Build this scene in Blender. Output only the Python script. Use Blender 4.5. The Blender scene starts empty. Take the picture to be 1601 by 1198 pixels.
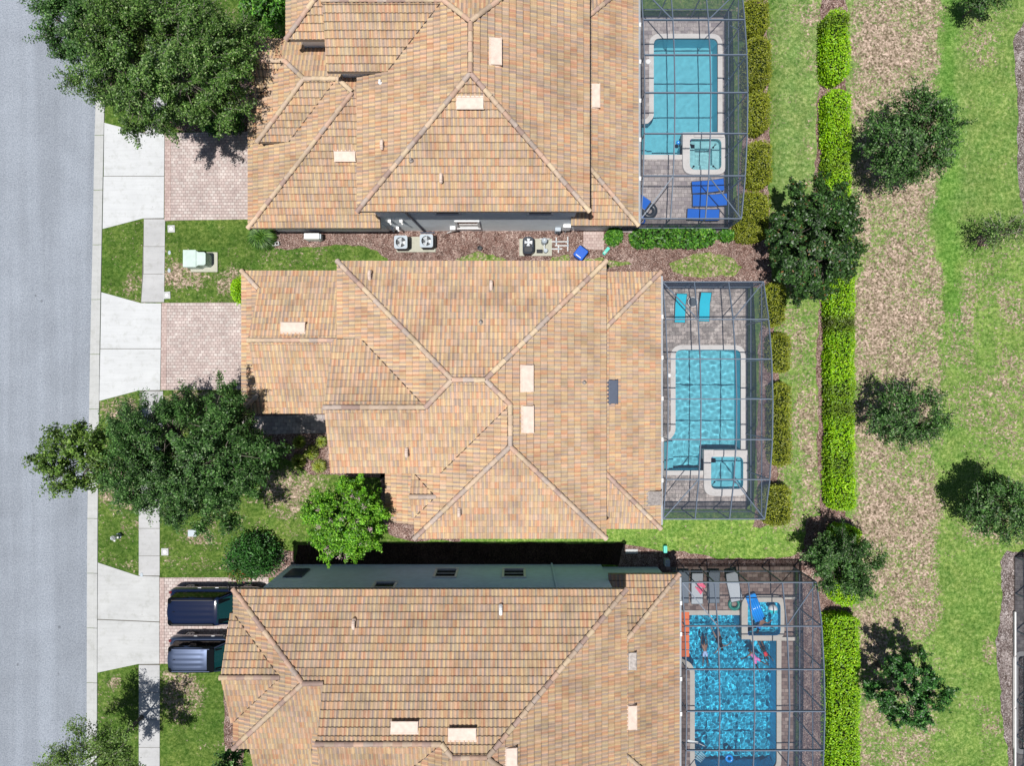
import bpy, bmesh, math, random
import numpy as np
from mathutils import Vector, Matrix, Quaternion
from mathutils.geometry import tessellate_polygon

SC = bpy.context.scene
COL = SC.collection
RNG = np.random.default_rng(11)
random.seed(5)
H = 38.0            # flying height of the camera above the ground (m)
F = 1067.0          # focal length in photo pixels
CX, CY = 800.5, 599.0

# ------------------------------------------------------------------ camera, sky, sun, exposure
cam_d = bpy.data.cameras.new('camera')
cam = bpy.data.objects.new('camera', cam_d)
COL.objects.link(cam)
cam.location = (0, 0, H)
cam.rotation_euler = (0, 0, 0)
cam_d.sensor_width = 36.0
cam_d.lens = F / 1601.0 * 36.0
cam_d.clip_start = 0.5
cam_d.clip_end = 2000.0
SC.camera = cam

SUN = Vector((-0.15, -0.135, 1.0)).normalized()      # direction towards the sun
world = bpy.data.worlds.new('World')
SC.world = world
world.use_nodes = True
wn = world.node_tree
wn.nodes.clear()
sky = wn.nodes.new('ShaderNodeTexSky')
sky.sky_type = 'NISHITA'
sky.sun_disc = False
sky.sun_elevation = math.asin(SUN.z)
sky.sun_rotation = math.atan2(SUN.x, SUN.y)
bg = wn.nodes.new('ShaderNodeBackground')
bg.inputs['Strength'].default_value = 0.052
wo = wn.nodes.new('ShaderNodeOutputWorld')
wn.links.new(sky.outputs[0], bg.inputs['Color'])
wn.links.new(bg.outputs[0], wo.inputs['Surface'])

sun_d = bpy.data.lights.new('sun', 'SUN')
sun_d.energy = 4.9
sun_d.angle = math.radians(0.5)
sun_d.cycles.is_caustics_light = True
sun_d.color = (1.0, 0.965, 0.91)
sun = bpy.data.objects.new('sun', sun_d)
COL.objects.link(sun)
sun.location = (-8, -6, 60)
sun.rotation_euler = (-SUN).to_track_quat('-Z', 'Y').to_euler()

SC.view_settings.view_transform = 'Standard'
SC.view_settings.look = 'None'
SC.view_settings.exposure = 0.0
SC.view_settings.gamma = 1.0
SC.render.engine = 'CYCLES'
SC.cycles.use_denoising = True
SC.cycles.max_bounces = 6
SC.cycles.diffuse_bounces = 2
SC.cycles.glossy_bounces = 2
SC.cycles.transmission_bounces = 4
SC.cycles.transparent_max_bounces = 10

# ------------------------------------------------------------------ helpers
def P(px, py, h=0.0):
    """world point at height h seen at photo pixel (px, py)"""
    return ((px - CX) / F * (H - h), -(py - CY) / F * (H - h), h)

def P2(px, py, h=0.0):
    return P(px, py, h)[:2]

def lin(c):
    c = c / 255.0
    return c / 12.92 if c <= 0.04045 else ((c + 0.055) / 1.055) ** 2.4

def rebase(o, loc):
    """move a thing's empty to its base without moving its parts"""
    loc = Vector(loc); o.location = loc
    for c in o.children: c.location = c.location - loc

def C(r, g, b, k=1.28):
    """surface colour for a sunlit horizontal surface that photographs as r, g, b"""
    return (min(.9, lin(r) / k), min(.9, lin(g) / k), min(.9, lin(b) / k), 1.0)

def new_obj(name, me, parent=None):
    o = bpy.data.objects.new(name, me)
    COL.objects.link(o)
    if parent is not None:
        o.parent = parent
    return o

def tag(o, label=None, cat=None, group=None, kind=None):
    if label: o['label'] = label
    if cat: o['category'] = cat
    if group: o['group'] = group
    if kind: o['kind'] = kind
    return o

def empty(name, loc=(0, 0, 0), rz=0.0):
    o = bpy.data.objects.new(name, None)
    COL.objects.link(o)
    o.location = loc
    o.rotation_euler = (0, 0, rz)
    o.empty_display_size = 0.3
    return o

def mesh_np(name, V, Fq, mat, parent=None, colors=None, smooth=False, nper=4):
    """fast mesh from arrays: V (n,3), Fq (m,nper), colours per face (m,3)"""
    V = np.asarray(V, np.float32); Fq = np.asarray(Fq, np.int32)
    me = bpy.data.meshes.new(name)
    me.vertices.add(len(V)); me.vertices.foreach_set('co', V.ravel())
    m = len(Fq)
    me.loops.add(m * nper); me.loops.foreach_set('vertex_index', Fq.ravel())
    me.polygons.add(m)
    me.polygons.foreach_set('loop_start', np.arange(0, m * nper, nper, dtype=np.int32))
    me.polygons.foreach_set('loop_total', np.full(m, nper, np.int32))
    if smooth:
        me.polygons.foreach_set('use_smooth', np.ones(m, bool))
    me.update(calc_edges=True)
    if colors is not None:
        a = me.attributes.new('Col', 'FLOAT_COLOR', 'FACE')
        c = np.ones((m, 4), np.float32); c[:, :3] = colors
        a.data.foreach_set('color', c.ravel())
    if mat is not None:
        me.materials.append(mat)
    return new_obj(name, me, parent)

class MB:
    """collects shapes, then builds ONE mesh"""
    def __init__(s):
        s.v = []; s.f = []; s.c = []; s.col = None
    def add(s, vs, fs):
        o = len(s.v)
        s.v += [tuple(v) for v in vs]
        for f in fs:
            s.f.append([o + i for i in f]); s.c.append(s.col)
        return s
    def box(s, x0, x1, y0, y1, z0, z1, M=None):
        vs = [(x0, y0, z0), (x1, y0, z0), (x1, y1, z0), (x0, y1, z0), (x0, y0, z1), (x1, y0, z1), (x1, y1, z1), (x0, y1, z1)]
        if M is not None: vs = [M @ Vector(v) for v in vs]
        return s.add(vs, [(0, 3, 2, 1), (4, 5, 6, 7), (0, 1, 5, 4), (1, 2, 6, 5), (2, 3, 7, 6), (3, 0, 4, 7)])
    def rbox(s, x0, x1, y0, y1, z0, z1, r=.03, b=.015, M=None, n=3):
        """box with rounded vertical corners and a bevelled top"""
        def ring(q, ins):
            pts = []
            rr = max(r - ins, .002)
            for (cx, cy, a0) in ((x1 - r, y1 - r, 0), (x0 + r, y1 - r, 90), (x0 + r, y0 + r, 180), (x1 - r, y0 + r, 270)):
                for k in range(n + 1):
                    a = math.radians(a0 + 90 * k / n)
                    pts.append((cx + rr * math.cos(a), cy + rr * math.sin(a), q))
            return pts
        rings = [ring(z0, 0), ring(z1 - b, 0), ring(z1 - b * .3, b * .3), ring(z1, b)]
        m = len(rings[0]); vs = [p for r_ in rings for p in r_]
        if M is not None: vs = [M @ Vector(v) for v in vs]
        fs = [tuple(range(m))[::-1], tuple(range(3 * m, 4 * m))]
        for k in range(3):
            for i in range(m):
                j = (i + 1) % m
                fs.append((k * m + i, k * m + j, (k + 1) * m + j, (k + 1) * m + i))
        return s.add(vs, fs)
    def tube(s, p, q, r0, r1=None, n=8, cap=True):
        r1 = r0 if r1 is None else r1
        p = Vector(p); q = Vector(q); d = (q - p)
        if d.length < 1e-6: return s
        d.normalize()
        a = d.orthogonal().normalized(); b = d.cross(a)
        vs = []
        for (c, r) in ((p, r0), (q, r1)):
            for k in range(n):
                t = 2 * math.pi * k / n
                vs.append(c + (a * math.cos(t) + b * math.sin(t)) * r)
        fs = [(k, (k + 1) % n, n + (k + 1) % n, n + k) for k in range(n)]
        if cap: fs += [tuple(range(n))[::-1], tuple(range(n, 2 * n))]
        return s.add(vs, fs)
    def bar(s, p, q, w=.05, h=.05):
        """square bar between two points"""
        p = Vector(p); q = Vector(q); d = (q - p).normalized()
        up = Vector((0, 0, 1)) if abs(d.z) < .95 else Vector((0, 1, 0))
        a = d.cross(up).normalized() * w / 2; b = a.cross(d).normalized() * h / 2
        vs = [c + s1 * a + s2 * b for c in (p, q) for (s1, s2) in ((-1, -1), (1, -1), (1, 1), (-1, 1))]
        return s.add(vs, [(0, 1, 2, 3), (7, 6, 5, 4), (0, 4, 5, 1), (1, 5, 6, 2), (2, 6, 7, 3), (3, 7, 4, 0)])
    def lathe(s, prof, cx=0, cy=0, n=16, M=None):
        vs = []; fs = []
        for (r, z) in prof:
            for k in range(n):
                t = 2 * math.pi * k / n
                vs.append(Vector((cx + r * math.cos(t), cy + r * math.sin(t), z)))
        if M is not None: vs = [M @ v for v in vs]
        for i in range(len(prof) - 1):
            for k in range(n):
                j = (k + 1) % n
                fs.append((i * n + k, i * n + j, (i + 1) * n + j, (i + 1) * n + k))
        fs.append(tuple(range(n))[::-1]); m = (len(prof) - 1) * n; fs.append(tuple(range(m, m + n)))
        return s.add(vs, fs)
    def torus(s, c, R, r, n=24, m=8, M=None, squash=1.0):
        vs = []; fs = []
        for i in range(n):
            a = 2 * math.pi * i / n
            for j in range(m):
                b = 2 * math.pi * j / m
                v = Vector((c[0] + (R + r * math.cos(b)) * math.cos(a), c[1] + (R + r * math.cos(b)) * math.sin(a), c[2] + r * squash * math.sin(b)))
                vs.append(M @ v if M is not None else v)
        for i in range(n):
            for j in range(m):
                fs.append((i * m + j, ((i + 1) % n) * m + j, ((i + 1) % n) * m + (j + 1) % m, i * m + (j + 1) % m))
        return s.add(vs, fs)
    def ball(s, c, rx, ry, rz, n=14, m=8, M=None):
        vs = []; fs = []
        for j in range(1, m):
            b = math.pi * j / m
            for i in range(n):
                a = 2 * math.pi * i / n
                v = Vector((c[0] + rx * math.sin(b) * math.cos(a), c[1] + ry * math.sin(b) * math.sin(a), c[2] + rz * math.cos(b)))
                vs.append(M @ v if M is not None else v)
        t = Vector((c[0], c[1], c[2] + rz)); d = Vector((c[0], c[1], c[2] - rz))
        vs += [M @ t if M is not None else t, M @ d if M is not None else d]
        for j in range(m - 2):
            for i in range(n):
                fs.append((j * n + i, (j + 1) * n + i, (j + 1) * n + (i + 1) % n, j * n + (i + 1) % n))
        T = len(vs) - 2
        for i in range(n):
            fs.append((T, i, (i + 1) % n)); fs.append((T + 1, (m - 2) * n + (i + 1) % n, (m - 2) * n + i))
        return s.add(vs, fs)
    def prism(s, poly, z0, z1, bottom=True):
        """poly: list of (x,y); z1 may be a function of (x,y)"""
        n = len(poly)
        f1 = z1 if callable(z1) else (lambda x, y: z1)
        f0 = z0 if callable(z0) else (lambda x, y: z0)
        area = sum(poly[i][0] * poly[(i + 1) % n][1] - poly[(i + 1) % n][0] * poly[i][1] for i in range(n))
        if area < 0: poly = poly[::-1]
        top = [(x, y, f1(x, y)) for x, y in poly]; bot = [(x, y, f0(x, y)) for x, y in poly]
        tri = tessellate_polygon([[Vector((x, y, 0)) for x, y in poly]])
        fs = []
        for t in tri:
            a, b, c = t
            ar = (poly[b][0] - poly[a][0]) * (poly[c][1] - poly[a][1]) - (poly[c][0] - poly[a][0]) * (poly[b][1] - poly[a][1])
            if ar < 0: a, b, c = a, c, b
            fs.append((n + a, n + b, n + c))
            if bottom: fs.append((c, b, a))
        for i in range(n):
            j = (i + 1) % n
            fs.append((i, j, n + j, n + i))
        return s.add(bot + top, fs)
    def build(s, name, mat, parent=None, smooth=False, bevel=0):
        me = bpy.data.meshes.new(name)
        me.from_pydata([tuple(v) for v in s.v], [], s.f)
        if any(c is not None for c in s.c):
            a = me.attributes.new('Col', 'FLOAT_COLOR', 'FACE')
            a.data.foreach_set('color', np.array([list((c or (1, 1, 1))[:3]) + [1] for c in s.c], np.float32).ravel())
        if smooth:
            me.polygons.foreach_set('use_smooth', np.ones(len(me.polygons), bool))
        me.validate()
        if mat is not None: me.materials.append(mat)
        o = new_obj(name, me, parent)
        if bevel:
            m = o.modifiers.new('bevel', 'BEVEL'); m.width = bevel; m.segments = 2; m.limit_method = 'ANGLE'
        return o

def area2(p):
    n = len(p)
    return .5 * sum(p[i][0] * p[(i + 1) % n][1] - p[(i + 1) % n][0] * p[i][1] for i in range(n))

def offset_poly(poly, d):
    """outward offset of a simple polygon by d (miter)"""
    if area2(poly) < 0: poly = poly[::-1]
    n = len(poly); out = []
    for i in range(n):
        a = Vector(poly[i - 1]); b = Vector(poly[i]); c = Vector(poly[(i + 1) % n])
        e1 = (b - a).normalized(); e2 = (c - b).normalized()
        n1 = Vector((e1.y, -e1.x)); n2 = Vector((e2.y, -e2.x))
        m = n1 + n2
        k = m.length_squared
        m = m * (2 / k) if k > .15 else n1
        if m.length > 2.0: m = m.normalized() * 2.0
        out.append((b.x + m.x * d, b.y + m.y * d))
    return out

def round_poly(pts, seg=5):
    """pts: (x, y, r) -> rounded polygon"""
    out = []; n = len(pts)
    for i in range(n):
        x, y, r = pts[i]
        b = Vector((x, y)); a = Vector(pts[i - 1][:2]); c = Vector(pts[(i + 1) % n][:2])
        if r <= 0: out.append((x, y)); continue
        u = (a - b).normalized() * min(r, (a - b).length * .49); w = (c - b).normalized() * min(r, (c - b).length * .49)
        p0 = b + u; p1 = b + w
        for k in range(seg + 1):
            t = k / seg
            q = p0 * (1 - t) ** 2 + b * 2 * t * (1 - t) + p1 * t * t
            out.append((q.x, q.y))
    return out

def sheet(name, polys, z, mat, parent=None, holes=None, thick=0.0):
    """flat sheet from one or more polygons; optional holes and skirt"""
    mb = MB()
    for k, poly in enumerate(polys):
        if area2(poly) < 0: poly = poly[::-1]
        loops = [[Vector((x, y, 0)) for x, y in poly]]
        if holes: loops += [[Vector((x, y, 0)) for x, y in h_] for h_ in holes]
        pts = [v for l in loops for v in l]
        fs = []
        for a, b, c in tessellate_polygon(loops):
            ar = (pts[b].x - pts[a].x) * (pts[c].y - pts[a].y) - (pts[c].x - pts[a].x) * (pts[b].y - pts[a].y)
            if ar < 0: a, b, c = a, c, b
            fs.append((a, b, c))
        mb.add([(v.x, v.y, z) for v in pts], fs)
        if thick:
            for l in loops:
                m = len(l)
                mb.add([(v.x, v.y, z - thick) for v in l] + [(v.x, v.y, z) for v in l],
                       [(i, (i + 1) % m, m + (i + 1) % m, m + i) for i in range(m)])
    return mb.build(name, mat, parent)

def wavy(poly, amp=.12, step=.35, seed=0):
    """densify a polygon and push its edge in and out like a garden bed"""
    r = random.Random(seed); out = []; n = len(poly)
    ph = [r.uniform(0, 6.28) for _ in range(4)]; s = 0
    for i in range(n):
        a = Vector(poly[i]); b = Vector(poly[(i + 1) % n]); L = (b - a).length; m = max(1, int(L / step))
        nrm = Vector((b.y - a.y, a.x - b.x)).normalized()
        for k in range(m):
            t = k / m; s += L / m
            w = amp * (math.sin(s * 1.3 + ph[0]) * .5 + math.sin(s * 3.7 + ph[1]) * .3 + math.sin(s * 8.1 + ph[2]) * .25) + r.uniform(-.3, .3) * amp
            q = a.lerp(b, t) + nrm * w
            out.append((q.x, q.y))
    return out

# ------------------------------------------------------------------ noise in numpy
def vnoise(X, Y, scale, seed):
    r = np.random.default_rng(seed); T = r.random((128, 128))
    x = X / scale + 500; y = Y / scale + 500
    xi = np.floor(x).astype(int); yi = np.floor(y).astype(int)
    fx = x - xi; fy = y - yi; fx = fx * fx * (3 - 2 * fx); fy = fy * fy * (3 - 2 * fy)
    g = lambda a, b: T[a % 128, b % 128]
    return (g(xi, yi) * (1 - fx) + g(xi + 1, yi) * fx) * (1 - fy) + (g(xi, yi + 1) * (1 - fx) + g(xi + 1, yi + 1) * fx) * fy

def fbm(X, Y, scale, seed, octs=4):
    s = 0; a = 1; t = 0
    for k in range(octs):
        s = s + a * vnoise(X, Y, scale / 2 ** k, seed + k * 17); t += a; a *= .55
    return s / t

def sstep(a, b, x):
    t = np.clip((x - a) / (b - a), 0, 1)
    return t * t * (3 - 2 * t)

# ------------------------------------------------------------------ materials
def mat_new(name):
    m = bpy.data.materials.new(name); m.use_nodes = True
    nt = m.node_tree; nt.nodes.clear()
    out = nt.nodes.new('ShaderNodeOutputMaterial')
    return m, nt, out

def coords(nt, scale=None, rot=None):
    tc = nt.nodes.new('ShaderNodeTexCoord')
    mp = nt.nodes.new('ShaderNodeMapping')
    nt.links.new(tc.outputs['Object'], mp.inputs['Vector'])
    if scale: mp.inputs['Scale'].default_value = scale
    if rot: mp.inputs['Rotation'].default_value = rot
    return mp.outputs['Vector']

def noise(nt, vec, scale, detail=3, rough=.55):
    n = nt.nodes.new('ShaderNodeTexNoise'); n.inputs['Scale'].default_value = scale
    n.inputs['Detail'].default_value = detail; n.inputs['Roughness'].default_value = rough
    nt.links.new(vec, n.inputs['Vector'])
    return n

def ramp(nt, fac, stops):
    r = nt.nodes.new('ShaderNodeValToRGB')
    el = r.color_ramp.elements
    while len(el) < len(stops): el.new(.5)
    for e, (p, c) in zip(el, stops):
        e.position = p; e.color = c if len(c) == 4 else (*c, 1)
    nt.links.new(fac, r.inputs['Fac'])
    return r.outputs['Color']

def mix(nt, fac, a, b, mode='MIX'):
    m = nt.nodes.new('ShaderNodeMix'); m.data_type = 'RGBA'; m.blend_type = mode
    for s, v in ((m.inputs[0], fac), (m.inputs[6], a), (m.inputs[7], b)):
        if hasattr(v, 'links') or isinstance(v, bpy.types.NodeSocket): nt.links.new(v, s)
        else: s.default_value = v
    return m.outputs[2]

def bsdf(nt, out, color, rough=.8, spec=.3, metal=0, bump=None, bstr=.3, bdist=.02, coat=0):
    b = nt.nodes.new('ShaderNodeBsdfPrincipled')
    if isinstance(color, bpy.types.NodeSocket): nt.links.new(color, b.inputs['Base Color'])
    else: b.inputs['Base Color'].default_value = color
    b.inputs['Roughness'].default_value = rough
    b.inputs['Specular IOR Level'].default_value = spec
    b.inputs['Metallic'].default_value = metal
    if coat: b.inputs['Coat Weight'].default_value = coat; b.inputs['Coat Roughness'].default_value = .04
    if bump is not None:
        bp = nt.nodes.new('ShaderNodeBump'); bp.inputs['Strength'].default_value = bstr; bp.inputs['Distance'].default_value = bdist
        nt.links.new(bump, bp.inputs['Height']); nt.links.new(bp.outputs[0], b.inputs['Normal'])
    nt.links.new(b.outputs[0], out.inputs['Surface'])
    return b

G4 = lambda v: (v, v, v, 1)

def simple(name, col, rough=.6, spec=.4, metal=0, var=.12, nscale=6, coat=0):
    m, nt, out = mat_new(name)
    v = coords(nt)
    n = noise(nt, v, nscale, 4)
    k = ramp(nt, n.outputs['Fac'], [(.3, G4(1 - var)), (.7, G4(1 + var * .4))])
    c = mix(nt, 1.0, col, k, 'MULTIPLY')
    bsdf(nt, out, c, rough, spec, metal, bump=n.outputs['Fac'], bstr=.1, bdist=.005, coat=coat)
    return m

def vcol(name, rough=.75, spec=.25, fine=.15, fscale=25, bstr=.2):
    """material that takes its base colour from the face attribute"""
    m, nt, out = mat_new(name)
    a = nt.nodes.new('ShaderNodeAttribute'); a.attribute_name = 'Col'
    v = coords(nt)
    n = noise(nt, v, fscale, 3)
    n2 = noise(nt, v, .7, 3)
    k = ramp(nt, n.outputs['Fac'], [(.25, G4(1 - fine)), (.75, G4(1 + fine))])
    k2 = ramp(nt, n2.outputs['Fac'], [(.34, (.82, .82, .83, 1)), (.5, G4(1.0)), (.66, (1.07, 1.06, 1.04, 1))])
    c = mix(nt, 1.0, a.outputs['Color'], k, 'MULTIPLY')
    c = mix(nt, 1.0, c, k2, 'MULTIPLY')
    bsdf(nt, out, c, rough, spec, bump=n.outputs['Fac'], bstr=bstr, bdist=.01)
    return m

def leafmat(name, trans=.25, rough=.45, spec=.35):
    m, nt, out = mat_new(name)
    a = nt.nodes.new('ShaderNodeAttribute'); a.attribute_name = 'Col'
    b = nt.nodes.new('ShaderNodeBsdfPrincipled')
    nt.links.new(a.outputs['Color'], b.inputs['Base Color'])
    b.inputs['Roughness'].default_value = rough; b.inputs['Specular IOR Level'].default_value = spec
    t = nt.nodes.new('ShaderNodeBsdfTranslucent')
    c2 = mix(nt, 1.0, a.outputs['Color'], (1.1, 1.3, .5, 1), 'MULTIPLY')
    nt.links.new(c2, t.inputs['Color'])
    ms = nt.nodes.new('ShaderNodeMixShader'); ms.inputs[0].default_value = trans
    nt.links.new(b.outputs[0], ms.inputs[1]); nt.links.new(t.outputs[0], ms.inputs[2])
    nt.links.new(ms.outputs[0], out.inputs['Surface'])
    return m

def asphalt():
    m, nt, out = mat_new('asphalt')
    v = coords(nt)
    n1 = noise(nt, v, 14, 5, .8); n2 = noise(nt, v, .5, 4)
    vs = coords(nt, (1.0, .035, 1)); n3 = noise(nt, vs, 1.0, 4)
    c = ramp(nt, n1.outputs['Fac'], [(.34, C(128, 136, 148)), (.5, C(160, 168, 180)), (.72, C(190, 197, 207))])
    k = ramp(nt, n2.outputs['Fac'], [(.3, G4(.9)), (.7, G4(1.06))])
    k3 = ramp(nt, n3.outputs['Fac'], [(.38, G4(.88)), (.58, G4(1.03))])
    c = mix(nt, 1, c, k, 'MULTIPLY'); c = mix(nt, 1, c, k3, 'MULTIPLY')
    vo = nt.nodes.new('ShaderNodeTexVoronoi'); vo.inputs['Scale'].default_value = .55
    vo.feature = 'F1'; nt.links.new(v, vo.inputs['Vector'])
    sp = ramp(nt, vo.outputs['Distance'], [(.035, G4(.55)), (.06, G4(1))])
    c = mix(nt, .8, c, sp, 'MULTIPLY')
    bsdf(nt, out, c, .9, .2, bump=n1.outputs['Fac'], bstr=.5, bdist=.01)
    return m

def concrete(name, base, stain=.1, joint=None):
    m, nt, out = mat_new(name)
    v = coords(nt)
    n1 = noise(nt, v, 30, 3); n2 = noise(nt, v, .8, 5, .6)
    vb = coords(nt, (.25, 3.0, 1)); n3 = noise(nt, vb, 2.5, 3)
    c = ramp(nt, n2.outputs['Fac'], [(.3, tuple(x * (1 - stain) for x in base[:3])), (.65, base)])
    k = ramp(nt, n1.outputs['Fac'], [(.3, G4(.95)), (.7, G4(1.03))])
    k3 = ramp(nt, n3.outputs['Fac'], [(.3, G4(.95)), (.6, G4(1.02))])
    c = mix(nt, 1, c, k, 'MULTIPLY'); c = mix(nt, 1, c, k3, 'MULTIPLY')
    vo = nt.nodes.new('ShaderNodeTexVoronoi'); vo.inputs['Scale'].default_value = 1.3; nt.links.new(v, vo.inputs['Vector'])
    c = mix(nt, .5, c, ramp(nt, vo.outputs['Distance'], [(.03, G4(.45)), (.05, G4(1))]), 'MULTIPLY')
    n7 = noise(nt, v, 2.2, 6, .75)
    c = mix(nt, 1, c, ramp(nt, n7.outputs['Fac'], [(.36, (.88, .88, .86, 1)), (.48, G4(1))]), 'MULTIPLY')
    bsdf(nt, out, c, .85, .25, bump=n1.outputs['Fac'], bstr=.15, bdist=.005)
    return m

def pavers(name, c1, c2, c3, mortar, w=.23, h=.165, stain=0.0, stainscale=1.2, rot=0):
    m, nt, out = mat_new(name)
    v = coords(nt, rot=(0, 0, rot))
    # a gentle bend of the lookup so the courses are not ruler straight
    b = nt.nodes.new('ShaderNodeTexBrick')
    nt.links.new(v, b.inputs['Vector'])
    b.inputs['Scale'].default_value = 1.0
    b.inputs['Brick Width'].default_value = w; b.inputs['Row Height'].default_value = h
    b.inputs['Mortar Size'].default_value = .011; b.inputs['Mortar Smooth'].default_value = .3
    b.inputs['Color1'].default_value = (1, 1, 1, 1); b.inputs['Color2'].default_value = (0, 0, 0, 1)
    b.inputs['Mortar'].default_value = (.5, .5, .5, 1)
    b.inputs['Bias'].default_value = 0.0
    n2 = noise(nt, v, .9, 4); n1 = noise(nt, v, 40, 2)
    c = ramp(nt, b.outputs['Color'], [(.0, c1), (.45, c2), (.8, c3), (1.0, c2)])
    k = ramp(nt, n2.outputs['Fac'], [(.3, G4(.9)), (.7, G4(1.05))])
    c = mix(nt, 1, c, k, 'MULTIPLY')
    if stain:
        vo = noise(nt, v, stainscale, 5, .75)
        bs = nt.nodes.new('ShaderNodeTexBrick'); nt.links.new(v, bs.inputs['Vector'])
        for q, val in (('Scale', 1.0), ('Brick Width', w), ('Row Height', h), ('Mortar Size', 0.0)): bs.inputs[q].default_value = val
        bs.offset = .5
        mm = nt.nodes.new('ShaderNodeMath'); mm.operation = 'MULTIPLY_ADD'
        nt.links.new(bs.outputs['Color'], mm.inputs[0]); mm.inputs[1].default_value = .22; nt.links.new(vo.outputs['Fac'], mm.inputs[2])
        sk = ramp(nt, mm.outputs[0], [(.56, G4(1)), (.66, G4(1 - stain))])
        c = mix(nt, 1, c, sk, 'MULTIPLY')
    c = mix(nt, b.outputs['Fac'], c, mortar)
    k1 = ramp(nt, n1.outputs['Fac'], [(.3, G4(.94)), (.7, G4(1.05))])
    c = mix(nt, 1, c, k1, 'MULTIPLY')
    inv = nt.nodes.new('ShaderNodeMath'); inv.operation = 'SUBTRACT'; inv.inputs[0].default_value = 1; nt.links.new(b.outputs['Fac'], inv.inputs[1])
    bsdf(nt, out, c, .85, .2, bump=inv.outputs[0], bstr=.4, bdist=.01)
    return m

def mulch(name, a, b_, c_):
    m, nt, out = mat_new(name)
    v = coords(nt)
    nd = noise(nt, v, 9, 3)
    vo = nt.nodes.new('ShaderNodeTexVoronoi'); vo.inputs['Scale'].default_value = 12
    mp = nt.nodes.new('ShaderNodeMapping'); nt.links.new(v, mp.inputs['Vector']); mp.inputs['Scale'].default_value = (1, .7, 1)
    av = nt.nodes.new('ShaderNodeVectorMath'); av.operation = 'ADD'
    nt.links.new(mp.outputs[0], av.inputs[0]); nt.links.new(nd.outputs['Color'], av.inputs[1])
    nt.links.new(av.outputs[0], vo.inputs['Vector'])
    sx = nt.nodes.new('ShaderNodeSeparateColor'); nt.links.new(vo.outputs['Color'], sx.inputs[0])
    c = ramp(nt, sx.outputs[0], [(.0, tuple(x * .25 for x in a[:3])), (.3, a), (.65, b_), (.9, c_), (1.0, tuple(min(.9, x * 1.25) for x in c_[:3]))])
    n2 = noise(nt, v, .8, 3)
    k = ramp(nt, n2.outputs['Fac'], [(.3, G4(.85)), (.7, G4(1.1))])
    c = mix(nt, 1, c, k, 'MULTIPLY')
    bsdf(nt, out, c, .95, .1, bump=sx.outputs[0], bstr=.8, bdist=.03)
    return m

def lawnmat():
    m, nt, out = mat_new('lawn')
    a = nt.nodes.new('ShaderNodeAttribute'); a.attribute_name = 'grass'
    d = nt.nodes.new('ShaderNodeAttribute'); d.attribute_name = 'dry'
    v = coords(nt)
    n1 = noise(nt, v, 7.0, 6, .72); n2 = noise(nt, v, 22, 3, .7)
    # dry patches break up at tuft size
    s = nt.nodes.new('ShaderNodeMath'); s.operation = 'ADD'
    nt.links.new(d.outputs['Fac'], s.inputs[0])
    t = nt.nodes.new('ShaderNodeMath'); t.operation = 'MULTIPLY_ADD'; nt.links.new(n1.outputs['Fac'], t.inputs[0]); t.inputs[1].default_value = 2.6; t.inputs[2].default_value = -1.3
    nm = noise(nt, v, 2.1, 5, .75); t2 = nt.nodes.new('ShaderNodeMath'); t2.operation = 'MULTIPLY_ADD'; nt.links.new(nm.outputs['Fac'], t2.inputs[0]); t2.inputs[1].default_value = 1.3; nt.links.new(t.outputs[0], t2.inputs[2])
    t3 = nt.nodes.new('ShaderNodeMath'); t3.operation = 'SUBTRACT'; nt.links.new(t2.outputs[0], t3.inputs[0]); t3.inputs[1].default_value = .65
    nt.links.new(t3.outputs[0], s.inputs[1])
    f = ramp(nt, s.outputs[0], [(.36, G4(0)), (.62, G4(1))])
    n4 = noise(nt, v, 5.0, 7, .85); n5 = noise(nt, v, 1.3, 4, .6)
    g = mix(nt, 1, a.outputs['Color'], ramp(nt, n4.outputs['Fac'], [(.40, (.40, .50, .42, 1)), (.47, (.78, .84, .74, 1)), (.53, (1.15, 1.08, 1.15, 1)), (.60, (2.0, 1.55, 2.4, 1))]), 'MULTIPLY')
    g = mix(nt, 1, g, ramp(nt, n5.outputs['Fac'], [(.35, (.78, .86, .8, 1)), (.65, (1.25, 1.1, 1.2, 1))]), 'MULTIPLY')
    n3 = noise(nt, v, 7.5, 5, .8)
    vc = nt.nodes.new('ShaderNodeTexVoronoi'); vc.inputs['Scale'].default_value = 11; nt.links.new(v, vc.inputs['Vector'])
    sc_ = nt.nodes.new('ShaderNodeSeparateColor'); nt.links.new(vc.outputs['Color'], sc_.inputs[0])
    mv = nt.nodes.new('ShaderNodeMath'); mv.operation = 'MULTIPLY_ADD'; nt.links.new(sc_.outputs[0], mv.inputs[0]); mv.inputs[1].default_value = .17
    mh = nt.nodes.new('ShaderNodeMath'); mh.operation = 'MULTIPLY_ADD'; nt.links.new(n3.outputs['Fac'], mh.inputs[0]); mh.inputs[1].default_value = .7; mh.inputs[2].default_value = .065
    nt.links.new(mh.outputs[0], mv.inputs[2])
    dr = ramp(nt, mv.outputs[0], [(.37, C(104, 92, 74)), (.45, C(152, 136, 116)), (.53, C(196, 173, 156)), (.62, C(238, 214, 198))])
    n6 = noise(nt, v, 2.6, 5, .7)
    dr = mix(nt, 1, dr, ramp(nt, n6.outputs['Fac'], [(.38, (.66, .68, .60, 1)), (.5, (.95, .95, .93, 1)), (.62, (1.2, 1.18, 1.18, 1))]), 'MULTIPLY')
    c = mix(nt, f, g, dr)
    bsdf(nt, out, c, .95, .1, bump=n2.outputs['Fac'], bstr=.9, bdist=.06)
    return m

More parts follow.
